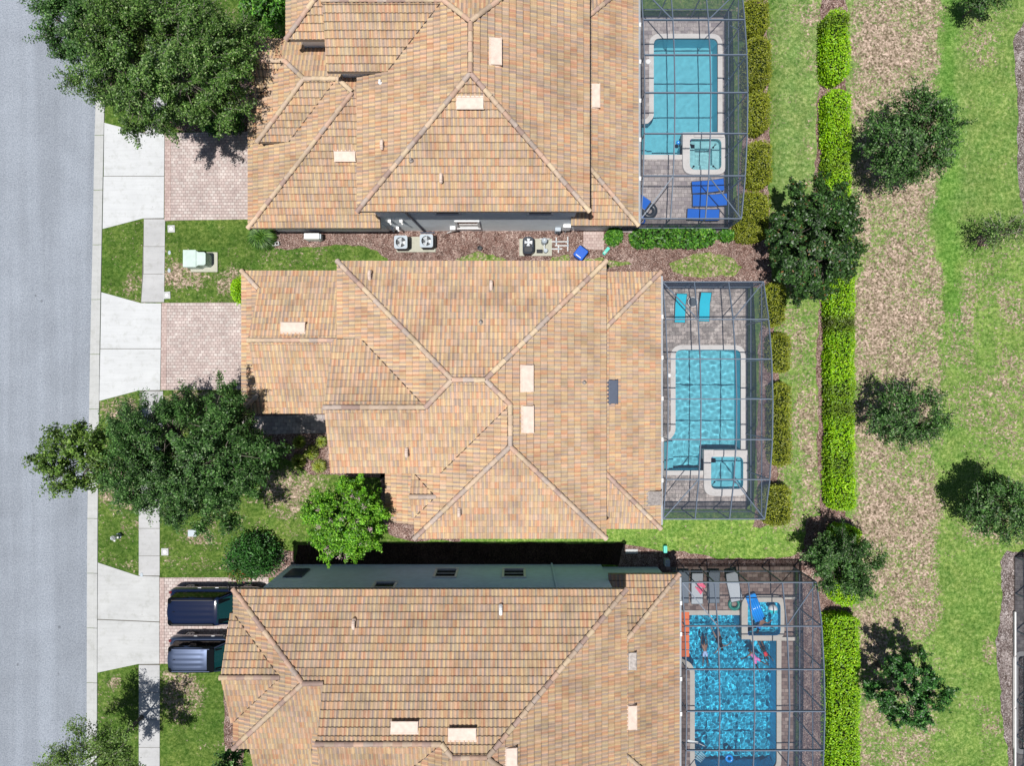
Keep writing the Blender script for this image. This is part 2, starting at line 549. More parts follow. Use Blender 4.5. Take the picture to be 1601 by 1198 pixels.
def screenmat():
    """woven insect screen: thin layer whose cover grows with the slant it is crossed at"""
    m, nt, out = mat_new('insect_screen')
    g = nt.nodes.new('ShaderNodeNewGeometry')
    dt = nt.nodes.new('ShaderNodeVectorMath'); dt.operation = 'DOT_PRODUCT'
    nt.links.new(g.outputs['Normal'], dt.inputs[0]); nt.links.new(g.outputs['Incoming'], dt.inputs[1])
    ab = nt.nodes.new('ShaderNodeMath'); ab.operation = 'ABSOLUTE'; nt.links.new(dt.outputs['Value'], ab.inputs[0])
    mx = nt.nodes.new('ShaderNodeMath'); mx.operation = 'MAXIMUM'; nt.links.new(ab.outputs[0], mx.inputs[0]); mx.inputs[1].default_value = .06
    dv = nt.nodes.new('ShaderNodeMath'); dv.operation = 'DIVIDE'; dv.inputs[0].default_value = 1; nt.links.new(mx.outputs[0], dv.inputs[1])
    pw = nt.nodes.new('ShaderNodeMath'); pw.operation = 'POWER'; pw.inputs[0].default_value = .84; nt.links.new(dv.outputs[0], pw.inputs[1])
    df = nt.nodes.new('ShaderNodeBsdfDiffuse'); df.inputs['Color'].default_value = (.10, .135, .20, 1)
    tr = nt.nodes.new('ShaderNodeBsdfTransparent')
    ms = nt.nodes.new('ShaderNodeMixShader')
    nt.links.new(pw.outputs[0], ms.inputs[0]); nt.links.new(df.outputs[0], ms.inputs[1]); nt.links.new(tr.outputs[0], ms.inputs[2])
    nt.links.new(ms.outputs[0], out.inputs['Surface'])
    return m

def watermat(name='pool_water'):
    m, nt, out = mat_new(name)
    g = nt.nodes.new('ShaderNodeBsdfPrincipled')
    g.inputs['Base Color'].default_value = (.97, 1, 1, 1)
    g.inputs['Roughness'].default_value = 0.0
    g.inputs['IOR'].default_value = 1.33
    g.inputs['Transmission Weight'].default_value = 1.0
    nt.links.new(g.outputs[0], out.inputs['Surface'])
    return m

def plaster(name, col, tile=None):
    m, nt, out = mat_new(name)
    v = coords(nt); n = noise(nt, v, 3, 3)
    k = ramp(nt, n.outputs['Fac'], [(.3, G4(.95)), (.7, G4(1.03))])
    c = mix(nt, 1, col, k, 'MULTIPLY')
    bsdf(nt, out, c, .8, .1)
    return m

M = {}
M['asphalt'] = asphalt()
M['curb'] = concrete('kerb_concrete', C(205, 207, 207), .1)
M['apron'] = concrete('bright_concrete', C(221, 224, 227), .08)
M['apron_old'] = concrete('weathered_concrete', C(210, 212, 213), .12)
M['walk'] = concrete('pavement_concrete', C(205, 206, 208), .14)
M['joint'] = simple('joint', C(120, 118, 112), .9, .1)
M['paver'] = pavers('driveway_pavers', C(200, 183, 179), C(218, 201, 196), C(230, 219, 214), C(138, 122, 118), .21, .165, .16, 1.6)
M['paver_edge'] = pavers('driveway_edge_pavers', C(190, 168, 163), C(206, 184, 178), C(214, 196, 190), C(160, 140, 134), .2, .165)
M['deck_light'] = pavers('pool_deck_pavers', C(160, 150, 152), C(196, 186, 184), C(214, 204, 200), C(136, 126, 124), .33, .22, .28, 2.6)
M['deck_stained'] = pavers('stained_deck_pavers', C(186, 176, 172), C(208, 196, 190), C(222, 212, 206), C(112, 104, 102), .33, .22, .5, 2.2)
M['deck_brown'] = pavers('brown_deck_pavers', C(110, 92, 86), C(146, 124, 116), C(176, 158, 150), C(90, 78, 74), .3, .2, .2, 1.8)
M['mulch'] = mulch('bark_mulch', C(112, 82, 74), C(172, 140, 130), C(222, 200, 190))
M['shade_ground'] = mulch('painted_shade_ground', C(52, 40, 36), C(78, 62, 54), C(96, 80, 70))  # near-black colours that paint deep shade on the ground between two houses
M['mulch_grey'] = mulch('grey_mulch', C(104, 88, 84), C(160, 146, 142), C(224, 214, 212))
M['lawn'] = lawnmat()
M['tile'] = vcol('roof_tile', .7, .3, .10, 14)
M['cap'] = vcol('ridge_tile', .7, .3, .12, 9)
M['valley'] = simple('valley_metal', (.07, .05, .04, 1), .8, .2, var=.5, nscale=8)
M['fascia'] = simple('fascia', (.30, .25, .21, 1), .6)
M['stucco'] = simple('stucco_wall', (.66, .82, 1.0, 1), .9, .15, nscale=3, var=.08)
M['stucco_light'] = simple('pale_stucco_wall', (.88, .93, .97, 1), .9, .15, nscale=3, var=.06)
M['white'] = simple('white_trim', (.86, .86, .86, 1), .5)
M['glass'] = simple('window_glass', (.02, .025, .03, 1), .05, .6, var=0)
M['door'] = simple('garage_door', (.55, .5, .45, 1), .6)
M['vent'] = simple('vent_paint', C(244, 222, 208), .6, .3, var=.16, nscale=5)
M['vent_dark'] = simple('vent_bronze', (.07, .09, .14, 1), .4, .5)
M['vent_metal'] = simple('vent_metal', (.42, .38, .36, 1), .45, .5, .3, var=.4, nscale=9)
M['alu'] = simple('cage_aluminium', (.12, .155, .21, 1), .5, .4, 0, var=.05)
M['gutter'] = simple('gutter', (.33, .36, .40, 1), .5)
M['screen'] = screenmat()
M['coping'] = concrete('coping_stone', C(232, 228, 226), .05)
M['coping_beige'] = concrete('beige_coping', C(206, 200, 192), .08)
M['water'] = watermat()
M['plaster'] = plaster('pool_plaster', (.22, .77, .95, 1))
M['plaster_light'] = plaster('pale_plaster', (.42, .88, .96, 1))
M['plaster_deep'] = plaster('blue_plaster', (.06, .64, .99, 1))
M['bluetile'] = pavers('blue_spillway_tile', (.01, .03, .16, 1), (.02, .08, .32, 1), (.05, .14, .42, 1), (.1, .2, .4, 1), .09, .09)
M['leaf'] = leafmat('foliage')
M['leaf_gloss'] = leafmat('glossy_foliage', .12, .42, .45)
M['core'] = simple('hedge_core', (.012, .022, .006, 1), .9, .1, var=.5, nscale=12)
M['bark'] = simple('bark', (.16, .14, .12, 1), .9, .1, var=.4, nscale=14)
M['twig'] = simple('pale_twig', (.30, .28, .24, 1), .9, .1)
M['flower'] = leafmat('blossom', .3, .7, .1)

# ------------------------------------------------------------------ pool outlines (world, from photo pixels at deck level)
DECK_Z = 0.10
def G(px, py): return P2(px, py, DECK_Z)
def gp(pts): return round_poly([(*G(x, y), r) for x, y, r in pts])
POOL1 = gp([(1022, 60, .35), (1122, 60, .35), (1122, 212, 0), (1081, 212, 0), (1076, 213, 0), (1068, 221, 0), (1066, 226, 0), (1066, 242, 0), (1002, 242, 0), (1002, 194, 0), (1013, 193, 0), (1022, 184, .2)])
SPA1 = gp([(1077, 219, .15), (1126, 219, .3), (1126, 267, .3), (1077, 267, .3)])
SPA1O = gp([(1066, 209, 0), (1133, 209, .5), (1133, 274.5, .5), (1066, 274.5, .6)])
POOL2 = gp([(1056, 547, .35), (1158, 547, .35), (1158, 706, 0), (1111, 706, 0), (1101, 713, 0), (1099, 718, 0), (1099, 736, 0), (1038, 736, 0), (1038, 690, 0), (1047, 688, 0), (1056, 677, .25)])
SPA2 = gp([(1110, 714, .1), (1160, 714, .3), (1160, 764, .3), (1110, 764, .3)])
SPA2O = gp([(1099, 703, 0), (1168, 703, .5), (1168, 775, .6), (1099, 775, .6)])
POOL3 = gp([(1066, 962, 0), (1157, 962, 0), (1157, 984, 0), (1165, 998, 0), (1170, 1000, 0), (1214, 1000, 0), (1214, 1203, .5), (1086, 1203, .5), (1086, 1047, .25), (1079, 1036, .2), (1066, 1030, 0)])
SPA3 = gp([(1167, 940, .3), (1218, 940, .3), (1218, 992, .3), (1167, 992, .1)])
SPA3O = gp([(1157.5, 930, .6), (1224, 930, .5), (1224, 998, .5), (1157.5, 998, 0)])
POOL4 = gp([(1591.5, 1026, .2), (1664, 1026, .3), (1664, 1172, .3), (1591.5, 1172, .2)])
DECKS = {1: (6.1, 11.76, 8.43, 20.3), 2: (7.3, 12.97, -6.95, 5.2), 3: (8.2, 15.62, -22.5, -10.23), 4: (27.95, 36.0, -24.0, -9.75)}
def inside_poly(px, py, poly):
    r = np.zeros(px.shape, bool); n = len(poly); j = n - 1
    for i in range(n):
        xi, yi = poly[i]; xj, yj = poly[j]
        c = ((yi > py) != (yj > py)) & (px < (xj - xi) * (py - yi) / ((yj - yi) if yj != yi else 1e-9) + xi)
        r ^= c; j = i
    return r

# ------------------------------------------------------------------ ground
def build_ground():
    st = .125
    xs = np.arange(-31, 31.01, st); ys = np.arange(-24, 24.01, st)
    X, Y = np.meshgrid(xs, ys)
    px = CX + X * F / H; py = CY - Y * F / H
    def blob(cx, cy, rx, ry, a, soft=.5):
        d = np.sqrt(((px - cx) / rx) ** 2 + ((py - cy) / ry) ** 2)
        return a * (1 - sstep(1 - soft, 1 + soft, d + (fbm(X, Y, 1.6, int(cx) % 97, 3) - .5) * 1.0))
    w1 = (fbm(X, Y, 3.2, 3, 5) - .5) * 52 + (vnoise(X, Y, .35, 8) - .5) * 10
    dry = np.full(X.shape, .12)
    def band(x0, x1, y0, y1, a, s=8):
        q = px + w1
        return a * sstep(x0 - s, x0 + s, q) * (1 - sstep(x1 - s, x1 + s, q)) * sstep(y0 - s, y0 + s, py + w1) * (1 - sstep(y1 - s, y1 + s, py + w1))
    mx = lambda a: np.maximum(dry, a)
    for b in ((300, 425, 45, 28, .52), (355, 440, 25, 25, .5), (205, 443, 18, 18, .45), (185, 745, 30, 60, .5), (200, 640, 60, 20, .55), (205, 820, 22, 24, .32),
              (455, 772, 56, 42, .52), (400, 780, 35, 25, .35), (310, 840, 30, 14, .42), (290, 1085, 42, 45, .55), (180, 1068, 14, 14, .5), (310, 625, 60, 14, .5),
              (340, 885, 40, 10, .34), (205, 880, 20, 14, .3), (300, 880, 40, 14, .3), (250, 350, 20, 12, .2)):
        dry = mx(blob(*b))
    dry = mx(band(1198, 1290, -40, 330, .16)); dry = mx(band(1262, 1290, -40, 330, .34))
    dry = mx(band(1205, 1290, 440, 835, .42)); dry = mx(blob(1240, 560, 30, 60, .62)); dry = mx(blob(1262, 660, 22, 120, .60))
    dry = mx(blob(1150, 425, 20, 12, .4))
    dry = mx(band(1330, 1470, -60, 990, .63, 14)); dry = mx(band(1335, 1462, 940, 1260, .47, 18))
    dry = mx(blob(1400, 300 + 20, 70, 60, .74)); dry = mx(blob(1400, 500, 66, 170, .72)); dry = mx(blob(1380, 60, 40, 60, .78)); dry = mx(blob(1420, 750, 46, 130, .62))
    dry = mx(blob(1395, 950, 50, 60, .66)); dry = mx(blob(1370, 1010, 30, 50, .6)); dry = mx(blob(1415, 1165, 40, 30, .5))
    dry = mx(blob(1530, 80, 38, 58, .46)); dry = mx(blob(1515, 500, 40, 120, .38)); dry = mx(band(1500, 1640, 340, 860, .34, 20)); dry = mx(blob(1585, 480, 40, 60, .42))
    dry = mx(blob(1530, 640, 60, 50, .42)); dry = mx(blob(1512, 460, 16, 60, .5)); dry = mx(blob(1545, 1160, 30, 50, .34)); dry = mx(blob(1549, 1020, 12, 25, .5)); dry = mx(blob(1545, 850, 20, 10, .4))
    gcut = band(1468, 1500, -60, 480, .28, 13)
    dry = dry - gcut - .06 * sstep(1480, 1510, px)
    dry = dry + (fbm(X, Y, 1.2, 41, 4) - .5) * .62 + (fbm(X, Y, 4.0, 9, 2) - .5) * .30
    # turf tone: lush in front, yellower behind, mown streaks along the lots
    g_lush = np.array(C(118, 148, 66)[:3]); g_deep = np.array(C(84, 122, 48)[:3]); g_pale = np.array(C(142, 174, 98)[:3]); g_lime = np.array(C(132, 172, 78)[:3])
    n = fbm(X, Y, 3.2, 21)[..., None]; n2 = fbm(X, Y, .8, 77)[..., None]
    col = g_lush * (1 - n) + g_deep * n
    back = sstep(1190, 1230, px)[..., None] * .75
    streak = (.5 + .5 * np.sin(px / 5.2 + fbm(X, Y, 2, 5) * 5))[..., None]
    palemix = g_pale * (.92 + .12 * streak)
    upper = (1 - sstep(330, 420, py))[..., None]
    col = col * (1 - back) + (palemix * (.35 + .65 * upper) + g_lime * (.65 - .65 * upper)) * back
    side = (sstep(600, 700, px) * (1 - sstep(1270, 1300, px)) * sstep(790, 812, py) * (1 - sstep(872, 900, py)))[..., None]
    col = col * (1 - side) + g_lime * side
    lush2 = (sstep(1455, 1482, px + w1) * (1 - sstep(1488, 1512, px + w1)) * (1 - sstep(480, 560, py)))[..., None] * .8
    col = col * (1 - lush2) + np.array(C(104, 156, 62)[:3]) * lush2
    right = (sstep(1485, 1530, px + w1))[..., None] * .65
    col = col * (1 - right) + (np.array(C(138, 170, 84)[:3]) * n + np.array(C(104, 148, 64)[:3]) * (1 - n)) * right
    g = g_deep * .5
    edge = (sstep(155, 170, px) * (1 - sstep(380, 420, px)))[..., None]
    col = col * (1 - .12 * edge)
    col = col * (.8 + .4 * n2)
    ny, nx = X.shape
    idx = np.arange(nx * ny).reshape(ny, nx)
    q = np.stack([idx[:-1, :-1], idx[:-1, 1:], idx[1:, 1:], idx[1:, :-1]], -1).reshape(-1, 4)
    cx_ = (X[:-1, :-1] + st / 2).ravel(); cy_ = (Y[:-1, :-1] + st / 2).ravel()
    keep = np.ones(len(q), bool)
    for k, (x0, x1, y0, y1) in DECKS.items():     # no turf under the pool decks
        keep &= ~((cx_ > x0 + .16) & (cx_ < x1 - .1) & (cy_ > y0 + .16) & (cy_ < y1 - .16))
    q = q[keep]
    V = np.stack([X.ravel(), Y.ravel(), np.zeros(X.size)], -1)
    # outer ring out to the horizon, part of the same sheet
    R = 500.0
    o = len(V)
    xa, xb, ya, yb = xs[0], xs[-1], ys[0], ys[-1]
    ring = [(-R, -R), (R, -R), (R, R), (-R, R), (xa, ya), (xb, ya), (xb, yb), (xa, yb)]
    V = np.vstack([V, np.array([(x, y, 0) for x, y in ring])])
    rq = np.array([[0, 1, 5, 4], [1, 2, 6, 5], [2, 3, 7, 6], [3, 0, 4, 7]]) + o
    q = np.vstack([q, rq])
    ob = mesh_np('lawn', V, q, M['lawn'])
    me = ob.data
    a = me.attributes.new('grass', 'FLOAT_COLOR', 'POINT')
    cc = np.ones((len(V), 4), np.float32); cc[:o, :3] = col.reshape(-1, 3); cc[o:, :3] = g_lush
    a.data.foreach_set('color', cc.ravel())
    a = me.attributes.new('dry', 'FLOAT', 'POINT')
    dd = np.full(len(V), .3, np.float32); dd[:o] = dry.ravel()
    a.data.foreach_set('value', dd)
    tag(ob, kind='structure')
build_ground()

def S(o): return tag(o, kind='structure')
EDGE = [(156, -120), (154, 0), (151.5, 100), (148.5, 190), (146.5, 290), (144.5, 400), (141.5, 520), (139.5, 640), (137, 780), (136.2, 900), (135.8, 1050), (135.5, 1198), (134, 1330)]
CURB = [(171, -120), (168, 0), (166, 100), (163.5, 190), (161.5, 290), (159.5, 400), (157, 520), (155.8, 640), (153.8, 780), (153.2, 900), (152.8, 1050), (152.5, 1198), (151, 1330)]
wE = [P2(*p) for p in EDGE]; wC = [P2(*p) for p in CURB]
S(sheet('street', [[(-44, wE[0][1])] + wE + [(-44, wE[-1][1])]], .008, M['asphalt']))
# kerb: a gutter pan, a low rolled kerb with expansion joints every three metres
mb = MB()
def along(a, b, t): return (a[0] + (b[0] - a[0]) * t, a[1] + (b[1] - a[1]) * t)
yj = wE[0][1]; step = 3.05
def xat(line, y):
    for i in range(len(line) - 1):
        (x0, y0), (x1, y1) = line[i], line[i + 1]
        if y1 <= y <= y0: return x0 + (x1 - x0) * (y - y0) / (y1 - y0)
    return line[-1][0] if y < line[-1][1] else line[0][0]
y = 26.0
while y > -26:
    ya, yb = y - .012, y - step + .012
    prof = [(0.0, .012), (.60, .014), (.66, .05), (.98, .055), (1.0, .0)]
    vs = []
    for yy in (ya, yb):
        a, b = xat(wE, yy), xat(wC, yy)
        for (t, z) in prof: vs.append((a + (b - a) * t, yy, z))
    n = len(prof)
    mb.add(vs, [(i, n + i, n + i + 1, i + 1) for i in range(n - 1)])
    y -= step
S(mb.build('kerb', M['curb']))
# aprons, pavement, driveways
def gpx(pts): return [P2(x, y) for x, y in pts]
def slab(name, pts, mat, z=.035):
    return S(sheet(name, [gpx(pts)], z, mat, thick=z))
for pl in ([(163.5, 200), (257, 209), (256.5, 341), (224, 341), (162, 356)], [(159, 459), (220, 474), (252, 475), (250, 610), (218, 610), (156, 625)], [(153.6, 882), (217, 902), (249, 903), (249, 1038), (216, 1038), (153, 1050)],
           [(227, -60), (257, -60), (257, 208), (227, 208)], [(225.5, 341), (256.5, 341), (252.6, 473), (221, 473)], [(218.5, 610), (250, 610), (249.6, 902), (218, 902)], [(218, 1038), (249, 1038), (249, 1300), (218, 1300)]):
    slab('joint_filler', pl, M['joint'], .027)
slab('driveway_apron', [(163.5, 192), (190, 199), (224, 209), (257.5, 208), (257, 275), (164 - 1.2, 275)], M['apron'])
slab('driveway_apron', [(162.4, 276), (257, 276), (256.5, 341), (224, 341.5), (161, 358)], M['apron'])
slab('driveway_apron', [(159, 457), (220, 474), (252.5, 474.5), (251.8, 545), (157.5, 545)], M['apron'])
slab('driveway_apron', [(157.4, 546), (251.8, 546), (250.6, 610), (218, 610.5), (155.8, 627)], M['apron'])
slab('driveway_apron', [(153.6, 880), (217, 901), (249.5, 902), (249.5, 972), (153.2, 968)], M['apron_old'])
slab('driveway_apron', [(153.2, 969.5), (249.5, 973.5), (249.5, 1038), (216, 1038.5), (152.8, 1052)], M['apron_old'])
ys_ = [(-60, 208), (342.5, 472.8), (611.5, 900.5), (1040, 1300)]
def swx(y):
    l = 226 - (y - 342) * .0125 if y < 700 else 217.5
    return l, l + 32.5
for (a, b) in ys_:
    y = a
    while y < b - 5:
        e = min(y + 43, b)
        if b - e < 12: e = b
        l0, r0 = swx(y); l1, r1 = swx(e)
        if 330 < y < 480: l0 -= .5; l1 -= (3 if e > 440 else 0)
        slab('pavement', [(l0, y + .35), (r0, y + .35), (r1, e - .35), (l1, e - .35)], M['walk'], .034)
        y = e
slab('paver_driveway', [(268, 208), (420, 205), (420, 342.5), (268, 345)], M['paver'])
slab('paver_driveway_border', [(258, 208.5), (267.7, 208.2), (267.7, 345.2), (257.5, 345.5)], M['paver_edge'])
slab('paver_driveway', [(262, 473.5), (420, 473), (420, 609), (260.5, 610)], M['paver'])
slab('paver_driveway_border', [(253.2, 473.5), (261.7, 473.5), (260.2, 610), (251.5, 610)], M['paver_edge'])
slab('paver_driveway', [(257.5, 903.5), (420, 903), (420, 1037), (257.5, 1038)], M['paver'])
slab('paver_driveway_border', [(250, 903.5), (257.2, 903.5), (257.2, 1038), (250, 1038)], M['paver_edge'])
slab('entry_path', [(372, 652), (520, 648), (520, 677), (372, 680)], M['deck_light'], .03)
slab('stepping_pavers', [(912, 362), (944, 362), (944, 391), (912, 389)], M['paver_edge'], .03)
slab('stepping_slab', [(978, 859), (997, 859), (997, 866), (978, 866)], M['apron_old'], .03)

# planting beds, and one sheet of painted shade
def bed(pts, mat='mulch', z=.008, seed=0, amp=.12, name='mulch_or_shade_bed'):
    return S(sheet(name, [wavy(gpx(pts), amp, .3, seed)], z, M[mat]))
bed([(395, 352), (1205, 345), (1200, 380), (1206, 450), (1000, 455), (612, 440), (606, 405), (590, 391), (560, 383), (500, 386), (430, 388), (398, 384)], seed=1)
bed([(372, 648), (515, 640), (640, 730), (640, 745), (516, 745), (482, 742), (462, 722), (440, 712), (390, 706)], seed=2, z=.006)
bed([(596, 740), (720, 742), (720, 848), (640, 846), (610, 835), (590, 800)], seed=3, z=.006)
bed([(352, 868), (370, 846), (396, 836), (428, 844), (440, 858), (462, 862), (462, 892), (430, 902), (390, 908), (356, 905)], seed=4)
bed([(975, 852), (1012, 858), (1070, 862), (1118, 875), (1180, 873), (1240, 871), (1258, 862), (1252, 892), (1100, 892), (960, 898)], seed=5)
bed([(1243, 871), (1258, 856), (1284, 862), (1296, 905), (1300, 1240), (1247, 1240), (1247, 890)], seed=15, z=.010, amp=.08)
bed([(1284, -30), (1324, -30), (1324, 830), (1282, 830), (1277, 600), (1279, 470), (1274, 300), (1275, 200), (1283, 130), (1286, 50)], seed=6, z=.012, mat='mulch')
bed([(1262, 808), (1330, 812), (1330, 860), (1328, 975), (1284, 975), (1276, 900), (1262, 880), (1256, 850)], seed=7, z=.014)
bed([(1340 - 52, 960), (1332, 960), (1334, 1240), (1284, 1240)], seed=17, z=.016)
bed([(1575, 862), (1564, 880), (1565, 955), (1556, 1030), (1566, 1100), (1572, 1160), (1580, 1230), (1640, 1230), (1640, 862)], 'mulch_grey', seed=8)
bed([(1640, 25), (1601, 32), (1586, 55), (1588, 130), (1592, 200), (1590, 290), (1603, 340), (1640, 345)], 'mulch_grey', seed=9)
bed([(350, 1052), (380, 1052), (380, 1240), (356, 1240), (350, 1150)], seed=10, amp=.06)
bed([(1168, -40), (1200, -40), (1204, 370), (1150, 372), (1160, 200)], seed=11, z=.01)
bed([(1190, 440), (1208, 440), (1216, 600), (1214, 820), (1180, 824)], seed=12, z=.01)
bed([(388, 55), (420, 55), (420, 205), (387, 206), (290, 206), (262, 190), (330, 120), (350, 60)], seed=13)
bed([(1527, 368), (1541, 366), (1544, 384), (1529, 385)], seed=14, amp=.08)
bed([(640, 849), (975, 850), (975, 884), (560, 884), (462, 884), (466, 852)], 'shade_ground', seed=18, z=.007, amp=.05)  # near-black sheet added over the grass, painting the deep shade beside the wall
# tongues of grass lying over the bed between the first two houses
def turf(pts, seed):
    poly = wavy(gpx(pts), .14, .25, seed)
    o = sheet('grass_tongue', [poly], .016, M['lawn'])
    n = len(o.data.vertices)
    a = o.data.attributes.new('grass', 'FLOAT_COLOR', 'POINT')
    a.data.foreach_set('color', np.tile(np.array([*C(126, 156, 74)[:3], 1], np.float32), n))
    a = o.data.attributes.new('dry', 'FLOAT', 'POINT'); a.data.foreach_set('value', np.full(n, .38, np.float32))
    return S(o)
turf([(713, 402), (738, 394), (770, 399), (790, 408), (790, 414), (706, 414)], 1)
turf([(912, 402), (940, 402), (960, 406), (988, 411), (960, 417), (915, 416)], 2)
turf([(1046, 412), (1075, 400), (1110, 396), (1145, 403), (1162, 418), (1150, 432), (1070, 432), (1050, 424)], 3)
turf([(864, 400), (890, 398), (892, 410), (862, 410)], 4)

# ------------------------------------------------------------------ roofs
PITCH = 5.0 / 12.0
PAL_L = [C(*c, 1.47) for c in ((246, 213, 167), (245, 202, 168), (237, 210, 168), (236, 192, 150), (237, 204, 174), (230, 200, 158))]
PAL_D = [C(*c, 1.47) for c in ((194, 175, 165), (180, 165, 165), (212, 158, 134), (187, 177, 168), (206, 175, 150), (172, 157, 156))]
def plane(face):
    d, e, he = face[:3]
    k = {'N': (0, -1), 'S': (0, 1), 'E': (-1, 0), 'W': (1, 0)}[d]
    return lambda x, y: he + PITCH * (k[0] * (x - e) + k[1] * (y - e))

def clip_poly(pts, tri):
    """Sutherland-Hodgman, pts (x,y,z) against ccw triangle (x,y)"""
    out = pts
    for i in range(3):
        ax, ay = tri[i]; bx, by = tri[(i + 1) % 3]
        nx, ny = -(by - ay), bx - ax
        inp = out; out = []
        if not inp: return []
        for k in range(len(inp)):
            p = inp[k - 1]; q = inp[k]
            dp = (p[0] - ax) * nx + (p[1] - ay) * ny; dq = (q[0] - ax) * nx + (q[1] - ay) * ny
            if dq >= 0:
                if dp < 0:
                    t = dp / (dp - dq); out.append(tuple(p[m] + (q[m] - p[m]) * t for m in range(3)))
                out.append(q)
            elif dp >= 0:
                t = dp / (dp - dq); out.append(tuple(p[m] + (q[m] - p[m]) * t for m in range(3)))
    return out

TW, TC = .195, .315
def tile_face(face, V, Fc, Cc, rng, tone, lap_shade=(.52, .80)):
    d, e, he, poly = face
    h = plane(face)
    # plan frame: v = distance up from the eave, u = along it
    if d == 'N': tr = lambda u, v: (u, e - v); inv = lambda x, y: (x, e - y)
    if d == 'S': tr = lambda u, v: (-u, e + v); inv = lambda x, y: (-x, y - e)
    if d == 'E': tr = lambda u, v: (e - v, -u); inv = lambda x, y: (-y, e - x)
    if d == 'W': tr = lambda u, v: (e + v, u); inv = lambda x, y: (y, x - e)
    if area2(poly) < 0: poly = poly[::-1]
    uv = [inv(x, y) for x, y in poly]
    u0, u1 = min(p[0] for p in uv), max(p[0] for p in uv)
    v0, v1 = min(p[1] for p in uv), max(p[1] for p in uv)
    tris = []
    for a, b, c in tessellate_polygon([[Vector((x, y, 0)) for x, y in poly]]):
        t = [poly[a], poly[b], poly[c]]
        if area2(t) < 0: t = t[::-1]
        tris.append(t)
    def inside(x, y, t, m):
        for i in range(3):
            ax, ay = t[i]; bx, by = t[(i + 1) % 3]
            L = math.hypot(bx - ax, by - ay)
            dd = (-(by - ay) * (x - ax) + (bx - ax) * (y - ay)) / L
            if dd < m: return False
        return True
    prof = [.004, .032, .036, .010, 0]
    for k in range(int(math.floor(v0 / TC)), int(math.ceil(v1 / TC))):
        off = 0
        for j in range(int(math.floor(u0 / TW)) - 1, int(math.ceil(u1 / TW)) + 1):
            us = j * TW; cxy = tr(us + TW / 2, (k + .5) * TC)
            cls = None
            for t in tris:
                if inside(*cxy, t, .24): cls = 'in'; break
            if cls is None:
                if not any(inside(*cxy, t, -.24) for t in tris): continue
            c = PAL_L[rng.integers(6)]; c2 = PAL_D[rng.integers(6)]
            br = tone * rng.uniform(.90, 1.06); ms = (rng.uniform(0, .5), rng.uniform(0, .15), rng.uniform(.5, 1), rng.uniform(.75, 1))
            lift = rng.uniform(-.003, .004); head_shade = rng.uniform(*lap_shade)
            for s in range(4):
                m = ms[s] * .88
                cc = tuple(br * (c[q] * (1 - m) + c2[q] * m) * (1.03, 1.0, .95)[q] for q in range(3))
                ua, ub = us + TW * s / 4, us + TW * (s + 1) / 4
                za, zb = prof[s], prof[s + 1]
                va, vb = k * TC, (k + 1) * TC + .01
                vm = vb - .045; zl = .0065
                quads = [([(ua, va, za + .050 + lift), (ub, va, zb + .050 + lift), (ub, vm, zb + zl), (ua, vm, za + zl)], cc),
                         ([(ua, va, -.012), (ub, va, -.012), (ub, va, zb + .050 + lift), (ua, va, za + .050 + lift)], tuple(x * .36 for x in cc)),  # butt face coloured darker, standing in for the shaded gap below the tile
                         ([(ua, vm, za + zl), (ub, vm, zb + zl), (ub, vb, zb), (ua, vb, za)], tuple(x * head_shade for x in cc))]  # tile head darkened in colour to paint the overlap shadow along each course
                for qd, col in quads:
                    pts = []
                    for (u, v, z) in qd:
                        x, y = tr(u, v); pts.append((x, y, h(x, y) + z))
                    if cls == 'in':
                        o = len(V); V.extend(pts); Fc.append([o, o + 1, o + 2, o + 3]); Cc.append(col)
                    else:
                        if qd is quads[1][0]:
                            mxy = ((pts[0][0] + pts[1][0]) / 2, (pts[0][1] + pts[1][1]) / 2)
                            if not any(inside(*mxy, t, -.004) for t in tris): continue
                            o = len(V); V.extend(pts); Fc.append([o, o + 1, o + 2, o + 3]); Cc.append(col)
                            continue
                        for t in tris:
                            r = clip_poly(pts, t)
                            if len(r) >= 3:
                                o = len(V); V.extend(r); Fc.append(list(range(o, o + len(r)))); Cc.append(col)

def caps(mb, p, q, rng, r=.118, tone=1.0, L=.42):
    """overlapping barrel tiles along a hip or ridge, laid from the lower end"""
    p = Vector(p); q = Vector(q)
    if p.z > q.z: p, q = q, p
    d = q - p; n = max(1, round(d.length / L)); u = d.normalized()
    up = Vector((0, 0, 1)); side = u.cross(up).normalized(); nn = side.cross(u).normalized()
    # mortar bed
    mb.col = tuple(tone * x for x in C(92, 76, 66)[:3])
    mb.add([p + side * s * (r + .025) + nn * z for s, z in ((-1, -.06), (1, -.06), (.8, .05), (-.8, .05))] + [q + side * s * (r + .025) + nn * z for s, z in ((-1, -.06), (1, -.06), (.8, .05), (-.8, .05))],
           [(0, 4, 5, 1), (1, 5, 6, 2), (2, 6, 7, 3), (3, 7, 4, 0), (0, 1, 2, 3), (7, 6, 5, 4)])
    cols = [C(*c, 1.33) for c in ((232, 205, 178), (226, 190, 168), (208, 190, 178), (236, 212, 180), (200, 172, 160), (222, 198, 176))]
    for k in range(n):
        a = p + d * (k / n); b = p + d * min(1, (k + 1.12) / n)
        c = cols[rng.integers(6)]; t = tone * rng.uniform(.85, 1.08)
        mb.col = tuple(x * t for x in c[:3])
        ra, rb = r * 1.08, r * .9
        vs = []
        jit = side * rng.uniform(-.008, .008)
        for (c_, rr, lift) in ((a, ra, .035), (b, rb, .012)):
            for i in range(8):
                th = math.pi * i / 7
                vs.append(c_ + jit + side * math.cos(th) * rr + nn * (math.sin(th) * rr * .95 + lift))
        mb.add(vs, [(i, i + 1, 9 + i, 8 + i) for i in range(7)] + [tuple(range(8))[::-1]])
    mb.col = None

